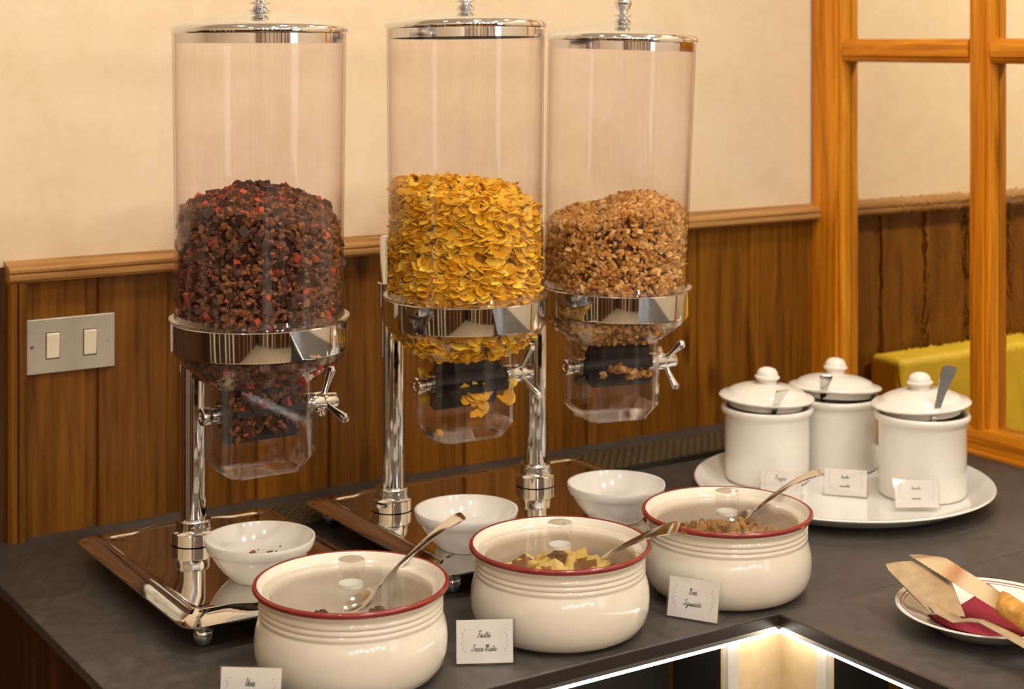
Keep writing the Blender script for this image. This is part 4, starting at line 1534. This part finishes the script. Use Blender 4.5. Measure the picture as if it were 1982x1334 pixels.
A_, B_, C_, D_ = Vector((1.272, 1.172)), Vector((1.262, 1.082)), Vector((1.375, 1.060)), Vector((1.383, 1.190))
nn = 24
for layer in range(2):
    rows = []
    for i in range(nn + 1):
        for j in range(nn + 1):
            u, v = i / nn, j / nn
            p = (A_ * (1 - u) + D_ * u) * (1 - v) + (B_ * (1 - u) + C_ * u) * v
            zb = plate_z(p.x, p.y) + 0.0010 + 0.0014 * layer + 0.0006 * math.sin(p.x * 160 + p.y * 90)
            rows.append((p.x - PC[0], p.y - PC[1], zb))
    npk.add(rows, [(i * (nn + 1) + j, i * (nn + 1) + j + 1, (i + 1) * (nn + 1) + j + 1, (i + 1) * (nn + 1) + j) for i in range(nn) for j in range(nn)])
no = obj('napkin', npk, M_NAPKIN, None, (PC[0], PC[1], 0), label='folded dark red paper napkin on the plate', cat='napkin')
sm = no.modifiers.new('thickness', 'SOLIDIFY')
sm.thickness = 0.0007

# cake server: broad blade, neck and flat handle
blade = [(1.2655, 1.2296, .050), (1.3231, 1.1963, .050)]
sv = thing('cake_server', (1.26, 1.12, 0.0), 'worn silver cake server resting on the plate', 'cake server')
SO = Vector((1.26, 1.12, 0))
tl, trr = Vector((1.2655, 1.2296, 0.050)), Vector((1.3231, 1.1963, 0.050))
bl, br = Vector((1.2396, 1.1397, 0.030)), Vector((1.2622, 1.1145, 0.030))
g = G()
nu = 8
loops = []
for i in range(nu + 1):
    t = i / nu
    a, b = tl.lerp(bl, t), trr.lerp(br, t)
    if i == 0:
        a, b = a.lerp(b, 0.05), b.lerp(a, 0.07)
    row = []
    up = Vector((0, 0, 1))
    for k in range(7):
        s_ = k / 6
        p = a.lerp(b, s_) - SO + up * (0.0012 * (1 - (2 * s_ - 1) ** 2)) + (tl - bl).normalized() * (0.003 * (1 - (2 * s_ - 1) ** 2) * (1 - t))
        row.append(p)
    loops.append([tuple(p) for p in row] + [tuple(p - up * 0.0013) for p in row[::-1]])
g.loft(loops)
obj('blade', g, M_OLDSTEEL, sv, smooth=30)
nk = (bl + br) / 2
g = G()
path = [nk + Vector((0.004, 0.016, 0.0036)), nk + Vector((0.0, 0.004, 0.0010)), Vector((1.2498, 1.1130, 0.0275)), Vector((1.2510, 1.0990, 0.0325)), Vector((1.2535, 1.0860, 0.0345)), Vector((1.2555, 1.0620, 0.0312)), Vector((1.2560, 1.0300, 0.0270)), Vector((1.2555, 0.9900, 0.0262)), Vector((1.2545, 0.9600, 0.0275))]
wid = [0.011, 0.0115, 0.0075, 0.0042, 0.0045, 0.0070, 0.0090, 0.0110, 0.0085]
loops = []
for i, p in enumerate(path):
    t = (path[min(i + 1, len(path) - 1)] - path[max(i - 1, 0)]).normalized()
    sd = t.cross(Vector((0, 0, 1))).normalized()
    upv = sd.cross(t)
    loops.append([tuple(p - SO + sd * wid[i] * math.cos(2 * PI * k / 14) + upv * 0.0017 * math.sin(2 * PI * k / 14)) for k in range(14)])
g.loft(loops)
obj('handle', g, M_OLDSTEEL, sv, smooth=60)

# bread knife
kn = thing('bread_knife', (1.31, 1.15, 0), 'serrated knife with wooden handle lying across the plate', 'knife')
KO = Vector((1.31, 1.15, 0))
kt0, kt1 = Vector((1.2970, 1.2230, 0.0560)), Vector((1.3225, 1.2010, 0.0570))    # blunt tip corners
kb0, kb1 = Vector((1.2930, 1.0980, 0.0330)), Vector((1.3230, 1.1140, 0.0375))    # at the handle: edge, spine
g = G()
edge, spine = [], []
NS = 44
for i in range(NS + 1):
    t = i / NS
    e = kt0.lerp(kb0, t)
    s_ = kt1.lerp(kb1, t)
    if t < 0.10:
        s_ = s_.lerp(e, 0.65 * (1 - t / 0.10) ** 2)
    w_ = (s_ - e).normalized()
    e = e + w_ * (0.0009 if i % 2 else 0.0)
    edge.append(e)
    spine.append(s_)
up = Vector((0, 0, 1))
loops = []
for e, s_ in zip(edge, spine):
    loops.append([tuple(e - KO), tuple(s_ - KO + up * 0.0007), tuple(s_ - KO - up * 0.0007), tuple(e - KO - up * 0.0003)])
g.loft(loops)
obj('blade', g, M_SPOON, kn, smooth=20)
hx = (kb0 + kb1) / 2
hdir = ((kb0 + kb1) / 2 - (kt0 + kt1) / 2).normalized()
hside = (kb1 - kb0).normalized()
hup = hside.cross(hdir).normalized()
if hup.z < 0:
    hup = -hup
loops = []
for d_, sw_, st_ in ((-0.006, 0.0125, 0.0075), (-0.004, 0.0150, 0.0092), (0.004, 0.0160, 0.0100), (0.03, 0.0145, 0.0098), (0.07, 0.0135, 0.0095), (0.10, 0.0155, 0.0100), (0.112, 0.0130, 0.0085), (0.115, 0.0100, 0.0065)):
    c_ = hx + hdir * d_ - KO
    loops.append([tuple(c_ + hside * sw_ * math.copysign(abs(math.cos(a)) ** 0.7, math.cos(a)) + hup * st_ * math.copysign(abs(math.sin(a)) ** 0.7, math.sin(a))) for a in [2 * PI * k / 20 for k in range(20)]])
obj('handle', G().loft(loops), M_HANDLE, kn, smooth=40)
